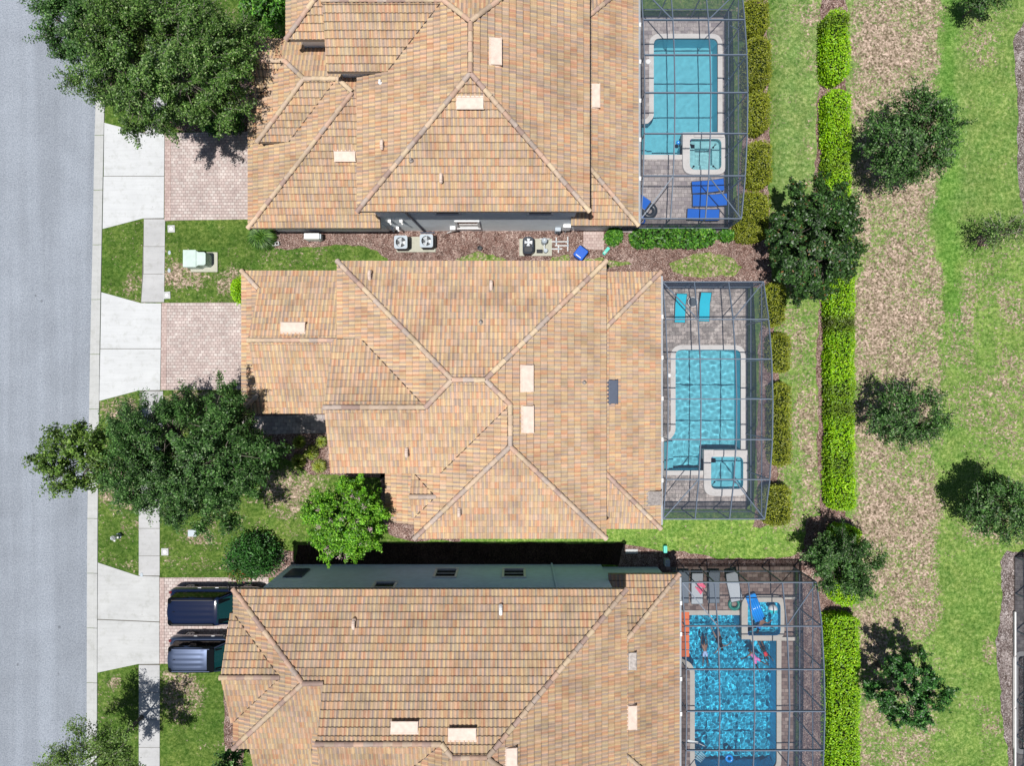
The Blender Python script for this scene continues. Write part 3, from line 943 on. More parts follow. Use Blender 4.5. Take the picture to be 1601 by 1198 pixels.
def build_roof(parent, faces, ridges, tone, seed, valleys=(), lap_shade=(.52, .80)):
    rng = np.random.default_rng(seed)
    V, Fc, Cc = [], [], []
    for f in faces: tile_face(f, V, Fc, Cc, rng, tone, lap_shade)
    me = bpy.data.meshes.new('roof')
    me.from_pydata(V, [], Fc)
    a = me.attributes.new('Col', 'FLOAT_COLOR', 'FACE')
    arr = np.ones((len(Fc), 4), np.float32); arr[:, :3] = Cc
    a.data.foreach_set('color', arr.ravel())
    me.materials.append(M['tile'])
    roof = new_obj('roof', me, parent)
    deck = MB()
    for f in faces:
        h = plane(f)
        deck.prism(f[3], lambda x, y: h(x, y) - .19, lambda x, y: h(x, y) - .02)
    deck.build('roof_deck', M['fascia'], roof)
    cm = MB()
    for p, q in ridges: caps(cm, p, q, rng, tone=tone * .96)
    cm.build('ridge_cap', M['cap'], roof)
    for p, q in valleys:       # open valley gutters collect dirt
        MB().bar(Vector(p) + Vector((0, 0, .035)), Vector(q) + Vector((0, 0, .045)), .045, .03).build('valley_gutter', M['valley'], roof)
    return roof

def on_plane(px, py, face):
    """world point of the roof plane seen at a photo pixel"""
    h = plane(face); a = (px - CX) / F; b = -(py - CY) / F
    z = 6.0
    for _ in range(30): z = h(a * (H - z), b * (H - z))
    return Vector((a * (H - z), b * (H - z), z))

def plane_frame(face, at):
    d = face[0]
    dn = {'N': Vector((0, 1, -PITCH)), 'S': Vector((0, -1, -PITCH)), 'E': Vector((1, 0, -PITCH)), 'W': Vector((-1, 0, -PITCH))}[d].normalized()
    side = dn.cross(Vector((0, 0, 1))).normalized(); nn = side.cross(dn).normalized()
    M4 = Matrix.Identity(4)
    for i in range(3): M4[i][0] = side[i]; M4[i][1] = dn[i]; M4[i][2] = nn[i]; M4[i][3] = at[i]
    return M4     # x along the eave, y down the slope, z out of the roof

def off_ridge_vent(roof, face, px, py, Lpx, Wpx, mat='vent'):
    """low hooded attic vent: wedge hood over a flange, open on its lower side"""
    at = on_plane(px, py, face); s = (H - at.z) / F
    L = Lpx * s / 2; W = Wpx * s / 2 / math.cos(math.atan(PITCH))
    Mx = plane_frame(face, at); mb = MB()
    mb.box(-L - .03, L + .03, -W - .05, W + .03, .035, .05, Mx)
    vs = [(-L, -W, .05), (L, -W, .05), (L, W, .05), (-L, W, .05), (-L, -W + .03, .11), (L, -W + .03, .11), (L, W, .24), (-L, W, .24)]
    mb.add([Mx @ Vector(v) for v in vs], [(0, 3, 2, 1), (4, 5, 6, 7), (0, 1, 5, 4), (1, 2, 6, 5), (3, 0, 4, 7), (2, 3, 7, 6)])
    mb.box(-L - .02, L + .02, W - .03, W + .02, .19, .25, Mx)
    return mb.build('roof_vent', M[mat], roof, bevel=.012)

def pipe_vent(roof, face, px, py, mat='vent', kind='hood'):
    at = on_plane(px, py, face); mb = MB(); x, y, z = at
    if kind == 'pipe':
        mb.tube((x, y, z - .05), (x, y, z + .28), .05, .05, 12)
        mb.lathe([(.13, z), (.10, z + .07), (.055, z + .12)], x, y, 14)
        return mb.build('vent_pipe', M[mat], roof, smooth=True)
    # gooseneck hood: a stub and a bent half-round cap
    mb.tube((x, y, z - .05), (x, y, z + .16), .075, .075, 12)
    n = 8
    prev = None
    for k in range(n + 1):
        t = k / n * math.pi
        yy = y + .17 * math.cos(t) ; zz = z + .14 + .11 * math.sin(t)
        if prev: mb.tube(prev, (x, yy, zz), .085, .085, 10)
        prev = (x, yy, zz)
    mb.tube((x, y + .17, z + .16), (x, y + .17, z + .02), .085, .10, 10)
    return mb.build('vent_hood', M[mat], roof, smooth=True)

# ------------------------------------------------------------------ walls and openings
def wall_mesh(name, parent, blocks, gables=(), mat='stucco'):
    """blocks: (poly, z0, z1); gables: (axis, const, a0, a1, zbase, apex, apex_at, thickness)"""
    mb = MB()
    for poly, z0, z1 in blocks: mb.prism(poly, z0, z1)
    for ax, c, a0, a1, zb, za, am, t in gables:
        tri = [(a0, zb), (a1, zb), (am, za)]
        if ax == 'x':
            vs = [(c, a, z) for a, z in tri] + [(c + t, a, z) for a, z in tri]
        else:
            vs = [(a, c, z) for a, z in tri] + [(a, c + t, z) for a, z in tri]
        mb.add(vs, [(0, 1, 2), (5, 4, 3), (0, 3, 4, 1), (1, 4, 5, 2), (2, 5, 3, 0)])
    return mb.build(name, M[mat], parent)

def rect(x0, x1, y0, y1): return [(x0, y0), (x1, y0), (x1, y1), (x0, y1)]

def window(parent, side, c, a, z0, z1, w, bars=1, out=1):
    """side 'x': wall plane x=c facing out*x, centred at y=a; side 'y' likewise"""
    f = MB(); t = .12
    def bx(mb, a0, a1, d0, d1, zz0, zz1):
        lo, hi = sorted((c + out * d0, c + out * d1))
        if side == 'y': mb.box(a0, a1, lo, hi, zz0, zz1)
        else: mb.box(lo, hi, a0, a1, zz0, zz1)
    bx(f, a - w / 2 - t, a + w / 2 + t, -.02, .07, z1, z1 + t)
    bx(f, a - w / 2 - t, a + w / 2 + t, -.02, .10, z0 - t, z0)
    bx(f, a - w / 2 - t, a - w / 2, -.02, .07, z0, z1)
    bx(f, a + w / 2, a + w / 2 + t, -.02, .07, z0, z1)
    bx(f, a - w / 2, a + w / 2, -.01, .035, (z0 + z1) / 2 - .02, (z0 + z1) / 2 + .02)
    wo_ = f.build('window', M['white'], parent)
    p = MB(); bx(p, a - w / 2 + .002, a + w / 2 - .002, -.01, .012, z0 + .002, z1 - .002)
    p.build('pane', M['glass'], wo_)
    return wo_

def garage_door(parent, x, y0, y1, zt=2.3):
    mb = MB()
    mb.box(x - .02, x + .05, y0, y1, 0.03, zt)
    for k in range(4):
        for j in range(8):
            w = (y1 - y0) / 8
            mb.box(x - .035, x - .02, y0 + j * w + .08, y0 + (j + 1) * w - .08, .12 + k * .56, .5 + k * .56)
    d = mb.build('garage_door', M['door'], parent)
    tr = MB(); tr.box(x - .05, x + .03, y0 - .12, y0 - .002, 0, zt + .12); tr.box(x - .05, x + .03, y1 + .002, y1 + .12, 0, zt + .12); tr.box(x - .05, x + .03, y0 - .002, y1 + .002, zt + .002, zt + .12)
    tr.build('door_trim', M['white'], d)
    return d

def gutter(parent, x, y0, y1, z, brackets=()):
    mb = MB(); mb.box(x + .002, x + .12, y0, y1, z - .16, z - .05)
    g = mb.build('gutter', M['gutter'], parent)
    if brackets:
        for y in brackets: MB().box(x + .04, x + .14, y - .10, y + .10, z - .05, z + .01).build('gutter_outlet', M['white'], g)
    return g

# ---------- middle house
h2 = empty('house')
tag(h2, 'middle house of the three, with the palest tile roof and a rectangular garage wing', 'house', 'tile roofed houses along the street')
R2 = {
 'mN': ('N', 5.73, 6.0, [(-8.2, 5.73), (4.42, 5.73), (-1.17, .14), (-2.61, .14)]),
 'mE': ('E', 4.42, 6.0, [(4.42, 5.73), (-1.17, .14), (-.08, -.95), (-.08, -2.8), (4.42, -7.3)]),
 'mS1': ('S', -4.16, 6.537, [(-2.61, .14), (-1.17, .14), (-.08, -.95), (-3.29, -4.16), (-8.37, -4.16), (-8.30, -1.07), (-3.82, -1.07)]),
 'mS': ('S', -7.3, 6.0, [(-4.58, -7.3), (4.42, -7.3), (-.08, -2.8)]),
 'mW2': ('W', -4.58, 6.0, [(-4.58, -7.3), (-.08, -2.8), (-.08, -.95), (-3.29, -4.16), (-4.58, -4.16)]),
 'mW': ('W', -8.2, 6.0, [(-8.2, 5.73), (-8.2, 2.0), (-6.91, 2.0), (-3.82, -1.07), (-2.61, .14)]),
 'wN': ('N', 2.02, 6.537, [(-8.25, 2.02), (-6.91, 2.02), (-3.82, -1.07), (-8.32, -1.07)]),
 'gN': ('N', 5.77, 3.0, [(-13.86, 5.77), (-7.75, 5.77), (-7.75, 2.1), (-12.95, 2.1), (-12.86, 4.77)]),
 'gS': ('S', -1.57, 3.0, [(-13.86, -1.57), (-7.75, -1.57), (-7.75, 2.1), (-12.95, 2.1), (-12.86, -.57)]),
 'gW': ('W', -13.86, 3.0, [(-13.86, 5.77), (-12.86, 4.77), (-12.86, -.57), (-13.86, -1.57)]),
 'lE': ('E', 7.63, 3.0, [(7.63, 5.71), (7.63, -7.48), (4.0, -3.85), (4.0, 2.08)]),
 'lN': ('N', 5.71, 3.0, [(4.0, 5.71), (7.63, 5.71), (4.0, 2.08)]),
 'lS': ('S', -7.48, 3.0, [(4.0, -7.48), (7.63, -7.48), (4.0, -3.85)]),
 'eW': ('W', -6.5, 3.0, [(-6.5, -7.12), (-4.2, -7.12), (-4.2, -3.8), (-6.5, -3.8)]),
 'dN': ('N', -4.23, 6.0, [(-4.72, -4.23), (-4.58, -4.23), (-3.54, -5.27), (-4.72, -5.27)]),
 'dS': ('S', -6.31, 6.0, [(-4.72, -6.31), (-4.58, -6.31), (-3.54, -5.27), (-4.72, -5.27)]),
}
A_, B_, C_, D_, E_ = (-2.61, .14, 8.33), (-1.17, .14, 8.33), (-.08, -.95, 7.876), (-.08, -2.8, 7.876), (-3.82, -1.07, 7.826)
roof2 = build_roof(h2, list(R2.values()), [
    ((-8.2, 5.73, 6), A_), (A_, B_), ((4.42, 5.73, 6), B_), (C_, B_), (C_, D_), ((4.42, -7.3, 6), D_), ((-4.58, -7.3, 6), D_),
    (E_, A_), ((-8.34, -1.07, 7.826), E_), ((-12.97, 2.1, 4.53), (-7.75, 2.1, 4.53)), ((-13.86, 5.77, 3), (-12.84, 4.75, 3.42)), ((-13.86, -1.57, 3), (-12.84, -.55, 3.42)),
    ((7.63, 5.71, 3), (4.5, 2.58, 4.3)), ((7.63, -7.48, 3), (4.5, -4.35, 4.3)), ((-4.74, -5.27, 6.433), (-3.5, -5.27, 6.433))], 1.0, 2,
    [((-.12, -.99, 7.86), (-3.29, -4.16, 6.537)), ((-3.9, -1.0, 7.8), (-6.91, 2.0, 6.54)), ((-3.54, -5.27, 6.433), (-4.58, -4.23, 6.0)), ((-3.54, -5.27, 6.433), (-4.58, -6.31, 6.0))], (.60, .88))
wall_mesh('wall', h2, [
    ([(-7.75, 5.28), (-7.75, -1.2), (-7.9, -1.2), (-7.9, -3.75), (-4.15, -3.75), (-4.15, -6.85), (3.97, -6.85), (3.97, 5.28)], 0, 5.83),
    (rect(-13.4, -7.75, -1.1, 5.3), 0, 2.83), (rect(3.97, 7.15, -7.0, 5.25), 0, 2.83), (rect(-6.1, -4.15, -6.9, -3.75), 0, 2.8)],
    [('x', -7.95, -3.9, 1.75, 5.8, 7.70, -1.07, .2), ('x', -12.84, -.5, 4.7, 3.2, 4.42, 2.1, .12), ('x', -4.3, -6.2, -4.33, 5.8, 6.3, -5.27, .15)])
garage_door(h2, -13.42, .1, 4.6)
for y in (-5.6, -2.4): window(h2, 'y', -6.85 if y < -6 else -6.85, y + 3.8, .9, 2.5, 1.2, out=-1)
for a in (-5, -1, 2.4): window(h2, 'y', 5.28, a, .9, 2.5, 1.2, out=1)
for a in (-5, 1.5): window(h2, 'y', 5.28, a, 3.9, 5.2, 1.1, out=1)
window(h2, 'x', -7.9, -2.5, 3.8, 5.2, 1.3, out=-1); window(h2, 'x', -7.75, 3.6, 4.2, 5.3, 1.2, out=-1)
gutter(h2, 7.63, -7.3, 5.5, 3.0, (3.4, 1.3, -.8, -2.9, -5.0))
off_ridge_vent(roof2, R2['gN'], 459, 514.5, 38, 14)
off_ridge_vent(roof2, R2['mE'], 822.5, 592, 41, 16); off_ridge_vent(roof2, R2['mE'], 823.5, 656, 42, 15)
off_ridge_vent(roof2, R2['lE'], 956, 613, 37, 13, 'vent_dark'); off_ridge_vent(roof2, R2['lE'], 1021, 779, 22, 21, 'vent_metal')
pipe_vent(roof2, R2['mN'], 579, 431); pipe_vent(roof2, R2['mN'], 768, 447); pipe_vent(roof2, R2['mS1'], 636.5, 707); pipe_vent(roof2, R2['mS'], 718, 800)
pipe_vent(roof2, R2['mN'], 752, 504, 'vent_metal', 'pipe'); pipe_vent(roof2, R2['mE'], 913, 598, 'vent_metal', 'pipe')

# ---------- upper house
h1 = empty('house')
tag(h1, 'upper house of the three, tan tile roof with small stacked gables beside the oak', 'house', 'tile roofed houses along the street')
R1 = {
 'mS': ('S', 8.04, 6.0, [(-7.27, 8.04), (3.64, 8.04), (-1.815, 13.495)]),
 'mE': ('E', 3.64, 6.0, [(3.64, 8.04), (3.64, 21.2), (-1.815, 15.745), (-1.815, 13.495)]),
 'mN': ('N', 21.2, 6.0, [(-1.815, 15.745), (3.64, 21.2), (-7.27, 21.2), (-6.2, 20.1), (-3.05, 16.98)]),
 'mW': ('W', -7.27, 6.0, [(-7.27, 8.04), (-1.815, 13.495), (-1.815, 15.745), (-3.05, 16.98), (-5.73, 14.3), (-7.27, 14.3)]),
 'wS': ('S', 14.3, 6.643, [(-8.5, 14.3), (-5.73, 14.3), (-3.05, 16.98), (-8.4, 16.98)]),
 'wN': ('N', 19.66, 6.643, [(-8.5, 19.66), (-5.9, 19.66), (-3.05, 16.98), (-8.4, 16.98)]),
 'gS': ('S', 7.94, 3.0, [(-13.53, 7.94), (-6.74, 7.94), (-6.74, 13.87), (-7.6, 13.87)]),
 'gW': ('W', -13.53, 3.0, [(-13.53, 7.94), (-7.6, 13.87), (-8.4, 14.67), (-13.53, 14.67)]),
 'bS': ('S', 12.0, 4.0, [(-12.7, 12.0), (-11.1, 12.0), (-8.43, 14.67), (-10.03, 14.67)]),
 'bW': ('W', -12.7, 4.0, [(-12.7, 12.0), (-10.03, 14.67), (-11.1, 15.74), (-12.7, 14.14)]),
 'sS': ('S', 14.14, 4.0, [(-12.8, 14.14), (-12.7, 14.14), (-11.1, 15.74), (-12.8, 15.74)]),
 'sN': ('N', 17.33, 4.0, [(-12.8, 15.74), (-11.1, 15.74), (-10.03, 14.67), (-8.4, 14.67), (-7.6, 13.87), (-6.9, 13.87), (-6.9, 17.12), (-12.8, 17.12)]),
 'uS': ('S', 16.1, 6.0, [(-10.6, 16.1), (-8.2, 16.1), (-8.2, 18.5)]),
 'uW': ('W', -10.6, 6.0, [(-10.6, 16.1), (-8.2, 18.5), (-8.2, 21.2), (-10.6, 21.2)]),
 'lE': ('E', 6.48, 3.0, [(6.48, 8.07), (6.48, 20.9), (3.2, 17.62), (3.2, 11.35)]),
 'lS': ('S', 8.07, 3.0, [(3.03, 8.07), (6.48, 8.07), (3.2, 11.35), (3.03, 11.35)]),
 'lN': ('N', 20.9, 3.0, [(3.2, 20.9), (6.48, 20.9), (3.2, 17.62)]),
}
D1, K1, E1 = (-1.815, 13.495, 8.273), (-1.815, 15.745, 8.273), (-3.05, 16.98, 7.76)
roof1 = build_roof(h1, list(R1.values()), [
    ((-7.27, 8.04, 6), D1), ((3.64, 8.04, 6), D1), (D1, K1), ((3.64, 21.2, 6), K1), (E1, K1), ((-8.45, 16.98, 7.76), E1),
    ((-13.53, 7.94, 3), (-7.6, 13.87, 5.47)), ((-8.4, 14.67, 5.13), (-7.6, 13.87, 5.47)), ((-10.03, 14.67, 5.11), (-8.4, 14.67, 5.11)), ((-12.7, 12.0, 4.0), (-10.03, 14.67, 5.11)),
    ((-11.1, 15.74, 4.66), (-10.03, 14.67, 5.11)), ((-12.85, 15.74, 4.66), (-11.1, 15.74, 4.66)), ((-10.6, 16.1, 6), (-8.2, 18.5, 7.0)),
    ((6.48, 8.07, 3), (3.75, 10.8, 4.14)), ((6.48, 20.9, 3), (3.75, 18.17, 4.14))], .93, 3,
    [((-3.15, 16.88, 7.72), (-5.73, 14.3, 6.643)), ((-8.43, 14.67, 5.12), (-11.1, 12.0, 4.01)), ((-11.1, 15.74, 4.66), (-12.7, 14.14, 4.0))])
wall_mesh('wall', h1, [
    ([(-6.82, 8.47), (3.2, 8.47), (3.2, 20.7), (-8.1, 20.7), (-8.1, 14.72), (-6.82, 14.72)], 0, 5.83), (rect(-13.0, -6.82, 8.42, 14.1), 0, 2.83), (rect(-12.3, -8.1, 14.1, 16.9), 0, 3.2),
    (rect(-12.2, -11.0, 12.45, 14.1), 2.8, 3.85), (rect(-10.2, -8.1, 16.55, 20.7), 0, 5.83), (rect(3.2, 6.0, 8.5, 20.4), 0, 2.83)],
    [('x', -8.15, 14.75, 19.2, 5.8, 7.65, 16.98, .2), ('x', -12.6, 14.5, 16.95, 3.2, 4.5, 15.74, .2)], 'stucco_light')
garage_door(h1, -13.02, 9.0, 13.6)
w1 = window(h1, 'y', 8.47, -2.35, .95, 2.35, 1.05, out=-1)
window(h1, 'y', 8.47, -3.2, 3.9, 5.2, 1.1, out=-1); window(h1, 'y', 8.47, 1.4, 3.9, 5.2, 1.1, out=-1)
gutter(h1, 6.48, 8.2, 20.8, 3.0, (10.5, 12.5, 14.5, 16.5, 18.4))
# drain pipe, hose bib and small soffit floodlights of the south wall
mb = MB(); mb.tube((-4.85, 8.40, .05), (-5.35, 8.40, 5.6), .05, .05, 8); mb.build('downspout', M['vent_dark'], h1)
mb = MB(); mb.tube((-7.0 + 1.9, 8.36, .12), (-4.3, 8.36, .10), .04, .04, 8); mb.build('drain_pipe', M['vent_dark'], h1)
for q, (x, z) in enumerate(((-6.35, 2.6), (-5.75, 2.6), (-6.5, .9), (-6.2, 1.0))):
    mb = MB(); mb.rbox(x - .08, x + .08, 8.32, 8.47, z - .08, z + .08, .02, .01); mb.tube((x, 8.34, z), (x + .06, 8.26, z - .08), .035, .05, 8)
    mb.build('wall_light', M['white'], h1)
mb = MB(); mb.rbox(-3.35, -3.05, 8.27, 8.47, .85, 1.2, .03, .02); mb.tube((-3.2, 8.3, .85), (-3.6, 8.34, .1), .03, .03, 6)
mb.build('junction_box', M['white'], h1)
off_ridge_vent(roof1, R1['mE'], 773.5, 82, 42, 15); off_ridge_vent(roof1, R1['mS'], 735, 160.5, 42, 16); off_ridge_vent(roof1, R1['gS'], 540, 243.5, 33, 14)
off_ridge_vent(roof1, R1['lE'], 929, 151, 37, 11)
pipe_vent(roof1, R1['mW'], 598, 228); pipe_vent(roof1, R1['mS'], 690, 280); pipe_vent(roof1, R1['mS'], 643, 251, 'vent_metal', 'pipe'); pipe_vent(roof1, R1['mW'], 595, 129, 'white', 'pipe')

# ---------- lower house
h3 = empty('house')
tag(h3, 'lower house of the three, darker ribbed tile roof with two cars parked at its front', 'house', 'tile roofed houses along the street')
R3 = {
 'mN': ('N', -9.66, 6.0, [(-13.06, -9.66), (5.38, -9.66), (-1.06, -16.1), (-2.57, -16.1), (-3.05, -15.62), (-8.45, -15.62), (-8.45, -13.4), (-9.32, -13.4)]),
 'mW': ('W', -13.06, 6.0, [(-13.06, -9.66), (-9.32, -13.4), (-13.06, -17.14)]),
 'sS': ('S', -17.14, 6.0, [(-13.06, -17.14), (-9.32, -13.4), (-8.47, -13.4), (-8.47, -17.14)]),
 'strip': ('W', -9.25, 6.35, [(-9.25, -14.7), (-8.5, -13.9), (-8.5, -20.5), (-9.25, -20.5)]),
 'wS': ('S', -19.6, 6.827, [(-8.45, -15.62), (-3.05, -15.62), (-7.03, -19.6), (-8.45, -19.6)]),
 'mW3': ('W', -9.0, 6.006, [(-3.05, -15.62), (-2.57, -16.1), (-9.0, -22.53), (-9.0, -19.6), (-7.03, -19.6)]),
 'mS': ('S', -22.54, 6.0, [(-2.57, -16.1), (-1.06, -16.1), (5.38, -22.54), (-9.0, -22.54)]),
 'mE': ('E', 5.38, 6.0, [(5.38, -9.66), (5.38, -22.54), (-1.06, -16.1)]),
 'dN': ('N', -10.78, 6.0, [(-13.2, -10.78), (-13.06, -10.78), (-10.5, -13.35), (-13.2, -13.35)]),
 'dS': ('S', -15.92, 6.0, [(-13.2, -15.92), (-13.06, -15.92), (-10.5, -13.35), (-13.2, -13.35)]),
 'pS': ('S', -20.0, 3.0, [(-13.2, -20.0), (-10.1, -20.0), (-10.1, -16.0), (-13.2, -16.0)]),
 'lE': ('E', 8.58, 3.0, [(8.58, -9.8), (8.58, -21.4), (4.95, -17.77), (4.95, -13.43)]),
 'lN': ('N', -9.8, 3.0, [(4.95, -9.8), (8.58, -9.8), (4.95, -13.43)]),
 'lS': ('S', -21.4, 3.0, [(4.95, -21.4), (8.58, -21.4), (4.95, -17.77)]),
}
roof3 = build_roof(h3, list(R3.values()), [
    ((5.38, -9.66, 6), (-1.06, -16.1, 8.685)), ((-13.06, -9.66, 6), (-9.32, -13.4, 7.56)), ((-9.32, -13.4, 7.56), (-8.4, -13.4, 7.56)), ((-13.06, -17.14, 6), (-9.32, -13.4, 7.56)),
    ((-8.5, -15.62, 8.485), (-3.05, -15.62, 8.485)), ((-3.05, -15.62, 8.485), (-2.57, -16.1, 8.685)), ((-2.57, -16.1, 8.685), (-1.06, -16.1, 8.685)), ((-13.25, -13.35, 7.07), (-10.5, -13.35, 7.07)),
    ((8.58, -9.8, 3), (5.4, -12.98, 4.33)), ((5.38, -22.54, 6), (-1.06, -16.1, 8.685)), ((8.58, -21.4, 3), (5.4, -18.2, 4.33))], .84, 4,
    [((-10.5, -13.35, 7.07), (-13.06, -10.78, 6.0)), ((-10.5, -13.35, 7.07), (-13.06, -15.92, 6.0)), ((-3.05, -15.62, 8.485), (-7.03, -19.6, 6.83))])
wall_mesh('wall', h3, [
    ([(-12.3, -10.11), (4.95, -10.11), (4.95, -22.1), (-8.5, -22.1), (-8.5, -16.7), (-12.3, -16.7)], 0, 5.83), (rect(4.95, 8.1, -21.0, -10.25), 0, 2.83), (rect(-12.9, -10.4, -19.6, -16.7), 0, 2.83)],
    [('x', -12.6, -15.4, -11.3, 5.8, 6.9, -13.35, .2), ('x', -8.45, -19.2, -15.62 + 2, 5.8, 8.3, -15.7, .15)])
garage_door(h3, -12.32, -15.6, -11.0)
for a, z0, z1 in ((-3.5, 1.15, 2.55), (.1, 1.15, 2.55), (-6.35, 3.55, 5.0)): window(h3, 'y', -10.11, a, z0, z1, 1.02 if z0 < 3 else .95, out=1)
mb = MB(); mb.box(2.16, 2.24, -10.08, -10.0, .1, 5.7); mb.build('downspout', M['stucco'], h3)
gutter(h3, 8.58, -21.2, -10.0, 3.0, (-11.3, -12.9, -15.2, -17.0))
off_ridge_vent(roof3, R3['mN'], 633, 1138, 42, 15); off_ridge_vent(roof3, R3['mN'], 723, 1149, 43, 16); off_ridge_vent(roof3, R3['mE'], 797.5, 1183, 30, 15)
off_ridge_vent(roof3, R3['lE'], 986, 1121, 37, 12); off_ridge_vent(roof3, R3['lE'], 986, 1033, 27, 11, 'vent_metal')
pipe_vent(roof3, R3['mN'], 554, 975); pipe_vent(roof3, R3['mN'], 783, 953, 'white')
# louvred shutter panel low on the north wall
mb = MB(); mb.box(-11.9, -10.9, -10.09, -10.04, 1.1, 2.6)
for k in range(10): mb.box(-11.85, -10.95, -10.045, -10.01, 1.16 + k * .14, 1.22 + k * .14)
mb.build('louvre_panel', M['vent_dark'], h3)

# ------------------------------------------------------------------ pool decks, pools, spas
def deck(k, mat, holes):
    x0, x1, y0, y1 = DECKS[k]
    S(sheet('pool_deck', [rect(x0, x1 + .08, y0 - .06, y1 + .06)], DECK_Z, M[mat], holes=holes, thick=.1))

def band(poly, w, z0, z1, name, mat, parent, inner=.0):
    o = offset_poly(poly, w); i = offset_poly(poly, -inner) if inner else (poly if area2(poly) > 0 else poly[::-1])
    n = len(o)
    mb = MB()
    vs = [(x, y, z1) for x, y in o] + [(x, y, z1) for x, y in i] + [(x, y, z0) for x, y in o] + [(x, y, z0) for x, y in i]
    fs = []
    for k in range(n):
        j = (k + 1) % n
        fs += [(k, j, n + j, n + k), (2 * n + j, 2 * n + k, k, j)[::-1], (n + k, n + j, 3 * n + j, 3 * n + k)]
    mb.add(vs, fs)
    return mb.build(name, M[mat], parent, bevel=.0)

def water_mesh(poly, z, name, parent, amp, wl, seed, centres=(), st=.07, mat='water'):
    """real displaced water surface; grid points inside the outline plus a fitted rim"""
    if area2(poly) < 0: poly = poly[::-1]
    xs = [p[0] for p in poly]; ys = [p[1] for p in poly]
    gx = np.arange(min(xs) - st, max(xs) + 2 * st, st); gy = np.arange(min(ys) - st, max(ys) + 2 * st, st)
    X, Y = np.meshgrid(gx, gy)
    r = np.random.default_rng(seed); Z = np.zeros_like(X)
    for k in range(26):
        a = r.uniform(0, 2 * math.pi); L = wl * r.uniform(.55, 1.9); ph = r.uniform(0, 6.28)
        warp = 1.6 * vnoise(X, Y, wl * 2.2, seed + k)
        Z += (L / wl) * np.sin((X * math.cos(a) + Y * math.sin(a)) * 2 * math.pi / L + ph + warp * 2)
    Z *= amp / 4.2
    for (cx, cy, a, L, dec) in centres:
        d = np.sqrt((X - cx) ** 2 + (Y - cy) ** 2)
        Z += a * np.sin(d * 2 * math.pi / L) * np.exp(-d / dec) * sstep(.1, .4, d)
    ins = inside_poly(X, Y, poly)
    ny, nx = X.shape; idx = np.arange(nx * ny).reshape(ny, nx)
    q = np.stack([idx[:-1, :-1], idx[:-1, 1:], idx[1:, 1:], idx[1:, :-1]], -1).reshape(-1, 4)
    anyin = ins.ravel()[q].any(1)
    q = q[anyin]
    used = np.unique(q); remap = -np.ones(nx * ny, int); remap[used] = np.arange(len(used))
    V = np.stack([X.ravel()[used], Y.ravel()[used], z + Z.ravel()[used]], -1)
    o = mesh_np(name, V, remap[q], M[mat], parent, smooth=True)
    return o

def basin(poly, depth, mat, parent, z0=DECK_Z - .001, zfloor=None, name='basin'):
    """open shell with a sloping floor, drawn inward facing"""
    if area2(poly) < 0: poly = poly[::-1]
    ys = [p[1] for p in poly]
    f = zfloor or (lambda x, y: -depth)
    mb = MB(); n = len(poly)
    mb.add([(x, y, f(x, y)) for x, y in poly] + [(x, y, z0) for x, y in poly], [((i + 1) % n, i, n + i, n + (i + 1) % n) for i in range(n)])
    tri = tessellate_polygon([[Vector((x, y, 0)) for x, y in poly]])
    fs = []
    for a, b, c in tri:
        ar = (poly[b][0] - poly[a][0]) * (poly[c][1] - poly[a][1]) - (poly[c][0] - poly[a][0]) * (poly[b][1] - poly[a][1])
        fs.append((a, b, c) if ar > 0 else (a, c, b))
    mb.add([(x, y, f(x, y)) for x, y in poly], fs)
    return mb.build(name, M[mat], parent)

CASTERS, RECEIVERS = [], []
def pool(k, poly, label, depth, mat, cmat, amp, wl, centres=(), steps=()):
    c = (sum(p[0] for p in poly) / len(poly), sum(p[1] for p in poly) / len(poly))
    r = empty('swimming_pool', (0, 0, 0)); tag(r, label, 'swimming pool', 'swimming pools under the screen enclosures')
    b = basin(poly, depth, mat, r); RECEIVERS.append(b)
    band(poly, .26, DECK_Z - .05, DECK_Z + .035, 'coping', cmat, r)
    w = water_mesh(poly, -.03, 'water', r, amp, wl, 40 + k, centres, st=.045 if k == 3 else .07); CASTERS.append(w)
    for s in steps:
        mb = MB(); mb.prism(s[0], -depth + .002, s[1]); o = mb.build('step', M[mat], r); RECEIVERS.append(o)
    return r

